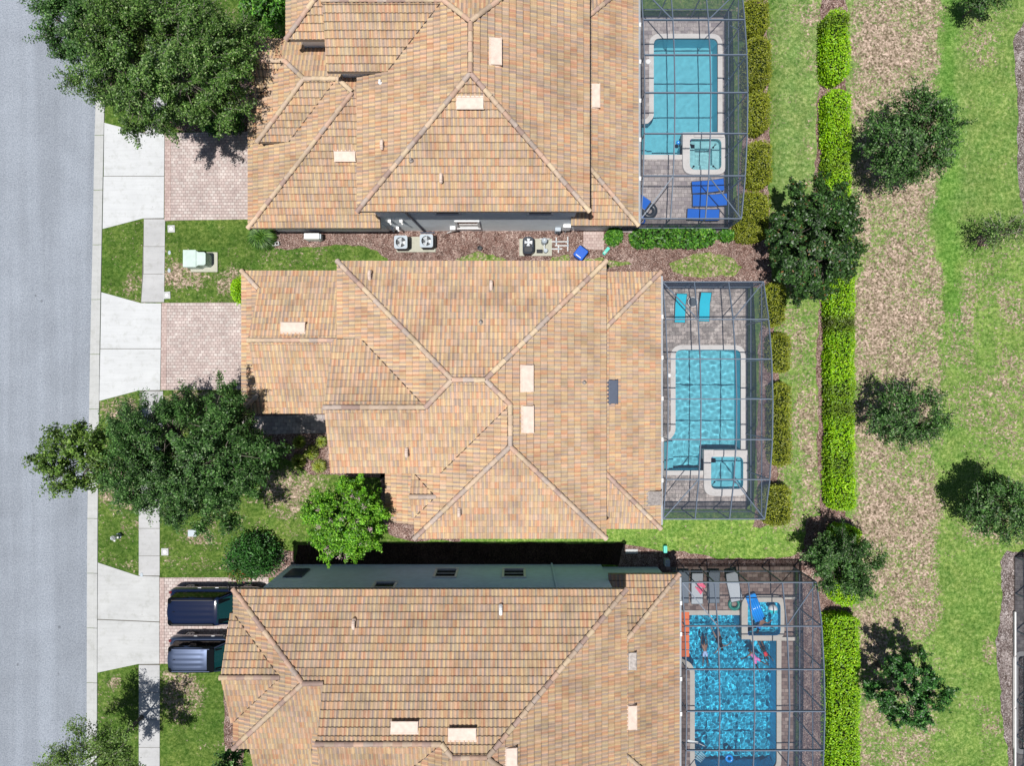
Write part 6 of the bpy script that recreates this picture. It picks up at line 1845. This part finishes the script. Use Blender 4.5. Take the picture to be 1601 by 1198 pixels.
def suv(paintm, L, hw, zr, xw, roof_glass, label, px_rear, pyc, hz=.8):
    """x: 0 rear bumper to L front; zr roof height; xw windscreen base"""
    r = empty('parked_car'); tag(r, label, 'car', 'cars parked on the lowest driveway')
    zb = .98
    lv = [(outline(.10, L - .12, hw - .10, .25, .35), .26), (outline(.02, L - .02, hw - .02, .28, .42), .40), (outline(.0, L, hw, .3, .5), .62),
          (outline(.05, L - .04, hw - .015, .3, .5), .86), (outline(.16, L - .16, hw - .06, .3, .5), lambda x, y: zb - .02 - .10 * max(0, (x - xw) / (L - xw)) ** 2), (outline(.26, L - .3, hw - .13, .28, .45), lambda x, y: zb + .02 - .10 * max(0, (x - xw) / (L - xw)) ** 2)]
    mb, base, m = stack(lv); closed(mb, base, m, (L * .5, 0, zb + .03)); mb.build('body', M[paintm], r, smooth=True)
    xr, xf = .48, xw - .80
    g = [(outline(.30, xw, hw - .14, .2, .45), zb - .01), (outline(.36, xw - .14, hw - .17, .2, .42), zb + .14), (outline(xr - .14, xf + .12, hw - .235, .2, .30), zr - .10), (outline(xr, xf, hw - .28, .2, .26), zr - .05)]
    mb, base, m = stack(g); closed(mb, base, m, ((xr + xf) / 2, 0, zr - .04)); mb.build('side_glass', M['carglass'], r, smooth=False)
    # windscreen panel just proud of the glasshouse front
    def edge(t, w): return Vector((xw - .10 - t * (xw - .10 - xf - .03), w, zb + .09 + t * (zr - .13 - zb)))
    mb = MB(); nseg = 8; vs = []
    for t in (0, 1):
        for k in range(nseg + 1):
            w = (-1 + 2 * k / nseg) * ((hw - .26) if t == 0 else (hw - .42)); p = edge(t, w); p.x -= .16 * (abs(w) / hw) ** 2 - .035; p.z += .02; vs.append(p)
    mb.add(vs, [(k, k + 1, nseg + 2 + k, nseg + 1 + k) for k in range(nseg)]); mb.build('windscreen', M['windscreen'], r)
    # roof skin with ribs
    xe = xf if not roof_glass else xf - .42
    mb = MB(); nx, ny = 22, 21; vs = []
    for i in range(nx + 1):
        for j in range(ny + 1):
            u, v = i / nx, -1 + 2 * j / ny
            e_ = max(0, 1 - u / .16); x = xr - .10 + u * (xe + .10 - xr + .10) + .13 * e_ ** 2 * abs(v) ** 3 - .05 * e_ * (1 - v * v); w = (hw - .225) * (1 - .05 * abs(u - .45) - .13 * e_ ** 2) * v
            z = zr - .055 + .06 * (1 - v * v) ** .7 * 1.0 - .05 * (u - .5) ** 2 * 2
            if .12 < u < .90 and j % 4 == 2 and abs(v) < .8: z -= .012
            if abs(v) > .97: z -= .05
            z -= .035 * e_ ** 2
            if u > .98 and not roof_glass: z -= .03
            vs.append((x, w, z))
    mb.add(vs, [(i * (ny + 1) + j, (i + 1) * (ny + 1) + j, (i + 1) * (ny + 1) + j + 1, i * (ny + 1) + j + 1) for i in range(nx) for j in range(ny)])
    rf = mb.build('roof', M[paintm], r, smooth=True)
    if roof_glass:
        mb = MB(); mb.rbox(xe + .12, xf + .08, -(hw - .36), hw - .36, zr - .045, zr - .015, .1, .01); mb.build('sunroof', M['carglass'], r)
    mb = MB(); mb.tube((xr + .28, .02, zr + .0), (xr + .16, .02, zr + .07), .014, .008, 6); mb.build('aerial', M['trimblack'], r)
    for s in (-1, 1):
        mb = MB(); y = s * (hw - .36); mb.bar((xr + .12, y, zr + .035), (xf - .15, y, zr + .035), .035, .03)
        for x in (xr + .14, (xr + xf) / 2, xf - .17): mb.bar((x, y, zr - .04), (x, y, zr + .03), .05, .03)
        mb.build('roof_rail', M['trimblack' if paintm == 'navy' else 'slate'], r)
        for x in (xf - .95, xf - 1.9):      # pillars
            mb = MB(); mb.bar((x, s * (hw - .15), zb), (x + .03, s * (hw - .305), zr - .10), .06, .02); mb.build('pillar', M[paintm], r)
        mb = MB(); mb.bar((xw - .16, s * (hw - .19), zb + .06), (xf + .06, s * (hw - .33), zr - .08), .07, .05); mb.build('pillar', M[paintm], r)
        mb = MB(); mb.ball((xw - .42, s * (hw + .13), 1.08), .10, .12, .08, 12, 8); mb.bar((xw - .42, s * (hw - .1), 1.0), (xw - .42, s * (hw + .08), 1.06), .05, .05); mb.build('wing_mirror', M['trimblack'], r)
        mb = MB(); mb.rbox(.05, .20, s * (hw - .20) - .07, s * (hw - .20) + .07, .70, .97, .03, .02); mb.build('tail_light', M['tail'], r)
        mb = MB(); mb.rbox(L - .45, L - .12, s * (hw - .28) - .12, s * (hw - .28) + .12, .68, .83, .05, .02); mb.build('headlight', M['lamp'], r)
        for x in (.95, L - .95):
            w = MB(); cy = s * (hw - .13)
            Mx = Matrix.Translation((x, cy, .37)) @ Matrix.Rotation(math.pi / 2, 4, 'X')
            w.lathe([(.22, -.115), (.34, -.115), (.37, -.08), (.37, .08), (.34, .115), (.22, .115)], n=26, M=Mx); ty = w.build('wheel', M['tyre'], r, smooth=False)
            rm = MB(); o = -s * .118; rm.lathe([(.215, o * .85), (.22, o), (.19, o * 1.02), (.05, o * .9)], n=20, M=Mx)
            for k in range(5):
                a = k * 1.2566; rm.bar(Mx @ Vector((.04 * math.cos(a), .04 * math.sin(a), o * 1.05)), Mx @ Vector((.20 * math.cos(a), .20 * math.sin(a), o * 1.05)), .045, .03)
            rm.build('rim', M['rim'], ty)
        mb = MB()
        for x in (xw - 1.25, xw - 2.2): mb.bar((x, s * (hw + .008), .80), (x + .18, s * (hw + .008), .80), .02, .03)
        mb.build('door_handle', M['rim'], r)
    mb = MB(); mb.rbox(-.05, .16, -(hw - .12), hw - .12, .36, .60, .09, .04); mb.build('rear_bumper', M['trimblack'], r)
    mb = MB(); mb.rbox(L - .14, L + .04, -(hw - .14), hw - .14, .34, .58, .09, .04); mb.build('front_bumper', M['trimblack'], r)
    mb = MB(); mb.bar((.34, -.1, zb + .25), (.40, .32, zb + .22), .02, .02); mb.build('rear_wiper', M['trimblack'], r)
    x = P(px_rear, pyc, hz)[0]; y = P(px_rear, pyc, zr)[1]
    r.location = (x, y, .036)
    return r
suv('navy', 5.05, 1.0, 1.78, 3.75, False, 'longer of the two parked cars, navy with a dark ribbed roof, upper driveway space', 265.5, 957.5)
suv('slate', 4.75, .95, 1.70, 3.55, True, 'slate blue car with silvery ribbed roof and dark sunroof next to the lawn', 265, 1032.5)
mb = MB(); mb.rbox(-.09, .09, -.09, .09, 0, .006, .01, .002); o = mb.build('parking_permit', simple('orange_card', (.75, .33, .05, 1), .7, var=0), None)
car2 = [q for q in COL.objects if q.name.startswith('parked_car')][-1]
o.parent = car2; o.location = (3.28, .12, 1.33); o.rotation_euler = (0, .62, 0)

# ------------------------------------------------------------------ bathers
M['skin_dark'] = simple('brown_skin', (.20, .105, .065, 1), .5, .4, var=.06)
M['skin_light'] = simple('tan_skin', (.42, .25, .17, 1), .5, .4, var=.06)
M['hair'] = simple('black_hair', (.012, .009, .008, 1), .5, .4)
def person(label, px, py, deg, z, arms, legs, skin='skin_dark', wear=None, hair='hair', tilt=0.0, scale=1.0, top=None, cap=None, group='bathers in the lowest pool and its spa'):
    """prone figure, y towards the head, back upwards. arms: per side (shoulder deg, elbow deg); legs: per side (hip deg, knee deg, knee dz)"""
    V = []; R_ = []; E = []
    def v(p, r, link=None):
        V.append(p); R_.append(r)
        if link is not None: E.append((link, len(V) - 1))
        return len(V) - 1
    pel = v((0, 0, 0), .125); wa = v((0, .17, .01), .11, pel); ch = v((0, .36, .02), .135, wa); nk = v((0, .51, .02), .055, ch)
    hb = v((0, .585, .015), .075, nk); hd = v((0, .67, .01), .095, hb); v((0, .75, .01), .065, hd); v((0, .64, -.105), .016, hd)
    for s, (a1, a2) in zip((-1, 1), arms):
        sh = v((s * .16, .45, .02), .062, ch)
        d = Vector((s * math.sin(math.radians(a1)), math.cos(math.radians(a1)), -.12)); el = Vector(V[sh]) + d * .27; ie = v(tuple(el), .042, sh)
        d2 = Vector((s * math.sin(math.radians(a2)), math.cos(math.radians(a2)), -.12)); wr = el + d2 * .24; iw = v(tuple(wr), .026, ie)
        pm = wr + d2 * .055; ip = v(tuple(pm), .030, iw)
        sd = Vector((d2.y, -d2.x, 0)).normalized()
        for k, (off, ln) in enumerate(((-.030, .072), (-.010, .085), (.011, .080), (.031, .062))):
            q = pm + sd * off + d2 * .035; iq = v(tuple(q), .009, ip); v(tuple(q + d2 * ln + Vector((0, 0, -.012)) + sd * off * .3), .007, iq)
        q = wr + sd * (-s * .035) + d2 * .03; iq = v(tuple(q), .010, iw); v(tuple(q + sd * (-s * .02) + d2 * .04), .008, iq)
    for s, (a1, a2, dz) in zip((-1, 1), legs):
        hp = v((s * .09, -.07, -.005), .088, pel)
        d = Vector((s * math.sin(math.radians(a1)), -math.cos(math.radians(a1)), dz)); kn = Vector(V[hp]) + d * .40; ik = v(tuple(kn), .056, hp)
        d2 = Vector((s * math.sin(math.radians(a2)), -math.cos(math.radians(a2)), dz * 1.2)); an = kn + d2 * .38; ia = v(tuple(an), .034, ik)
        ht = v(tuple(an + d2 * .05), .032, ia); v(tuple(an + d2 * .17 + Vector((0, 0, -.03))), .026, ht)
    me = bpy.data.meshes.new('tmp'); me.from_pydata(V, E, [])
    bm = bmesh.new(); bm.from_mesh(me); lay = bm.verts.layers.skin.verify(); bm.verts.ensure_lookup_table()
    for i, b in enumerate(bm.verts): b[lay].radius = (R_[i], R_[i] * (.82 if i in (1, 2) else 1)); b[lay].use_root = (i == 0)
    bm.to_mesh(me); bm.free()
    t = bpy.data.objects.new('tmp', me); COL.objects.link(t)
    t.modifiers.new('s', 'SKIN'); sb = t.modifiers.new('u', 'SUBSURF'); sb.levels = 1; sb.render_levels = 1
    dg = bpy.context.evaluated_depsgraph_get(); m2 = bpy.data.meshes.new_from_object(t.evaluated_get(dg))
    bpy.data.objects.remove(t); m2.name = 'body'; m2.materials.clear(); m2.materials.append(M[skin])
    m2.polygons.foreach_set('use_smooth', np.ones(len(m2.polygons), bool))
    root = empty('person'); tag(root, label, 'person', group)
    b = new_obj('body', m2, root); b.cycles.is_caustics_receiver = True
    h = MB(); h.ball((0, .69, .035), .103, .115, .095, 16, 10); ho = h.build('hair' if not cap else 'swim_cap', M[cap or hair], root, smooth=True)
    for s in (-1, 1):
        e = MB(); e.ball((s * .035, .675, -.088), .013, .013, .010, 8, 6); e.build('eye', M['dark'], root)
    if wear:
        w = MB(); w.tube((0, -.10, 0), (0, .10, .005), .142, .138, 16)
        for i, s in enumerate((-1, 1)):
            a1 = math.radians(legs[i][0]); d = Vector((s * math.sin(a1), -math.cos(a1), legs[i][2])); p0 = Vector((s * .085, -.04, 0)); w.tube(p0, p0 + d * .26, .105, .092, 12)
        w.build('shorts', M[wear], root, smooth=True)
    if top:
        w = MB(); w.tube((0, .10, .01), (0, .42, .02), .128, .142, 16); w.build('top', M[top], root, smooth=True)
    x, y, _ = P(px, py, z); root.location = (x, y, z); root.rotation_euler = (math.radians(tilt), 0, math.radians(deg)); root.scale = (scale,) * 3
    return root
M['pale_blue'] = simple('pale_blue_cloth', (.35, .50, .80, 1), .8, var=.1)
M['pinksuit'] = simple('pink_cloth', (.70, .22, .55, 1), .8, var=.1)
M['redcloth'] = simple('red_cloth', (.70, .03, .05, 1), .7, var=.3, nscale=20)
M['blackcloth'] = simple('black_cloth', (.015, .015, .02, 1), .7, var=.1)
M['bluecloth'] = simple('blue_cloth', (.01, .22, .70, 1), .7, var=.1)
person('person swimming in pale blue shorts with both arms stretched ahead', 1102, 1020, 4, -.07, ((12, -14), (12, -14)), ((6, 8, -.05), (6, 4, -.05)), 'skin_dark', 'pale_blue', scale=.82)
person('person with dark hair and brown top standing in the shallow end, one arm out', 1125, 1003, 200, -.12, ((60, 110), (30, 60)), ((10, 10, -.5), (10, 6, -.5)), 'skin_light', 'blackcloth', tilt=-25, scale=.84, top='blackcloth')
person('person in a pink swimsuit swimming with one arm stretched to the side', 1181, 1030, 38, -.06, ((95, 70), (40, 20)), ((22, 10, -.05), (14, 26, -.05)), 'skin_dark', 'pinksuit', scale=.84, top='pinksuit')
person('person in dark swimwear with a red top floating next to the pool edge', 1194, 1017, 205, -.08, ((20, 10), (14, -8)), ((4, 2, -.1), (4, 3, -.1)), 'skin_dark', 'blackcloth', scale=.74, top='redcloth')
person('person in blue shorts in the spa leaning on the blue air bed', 1187, 979, -28, .22, ((70, 60), (80, 20)), ((20, 8, -.35), (16, 10, -.35)), 'skin_dark', 'bluecloth', tilt=14, scale=.78)

rebase(h1, (-2.0, 14.0, 0)); rebase(h2, (-2.0, -1.0, 0)); rebase(h3, (-4.0, -16.0, 0))
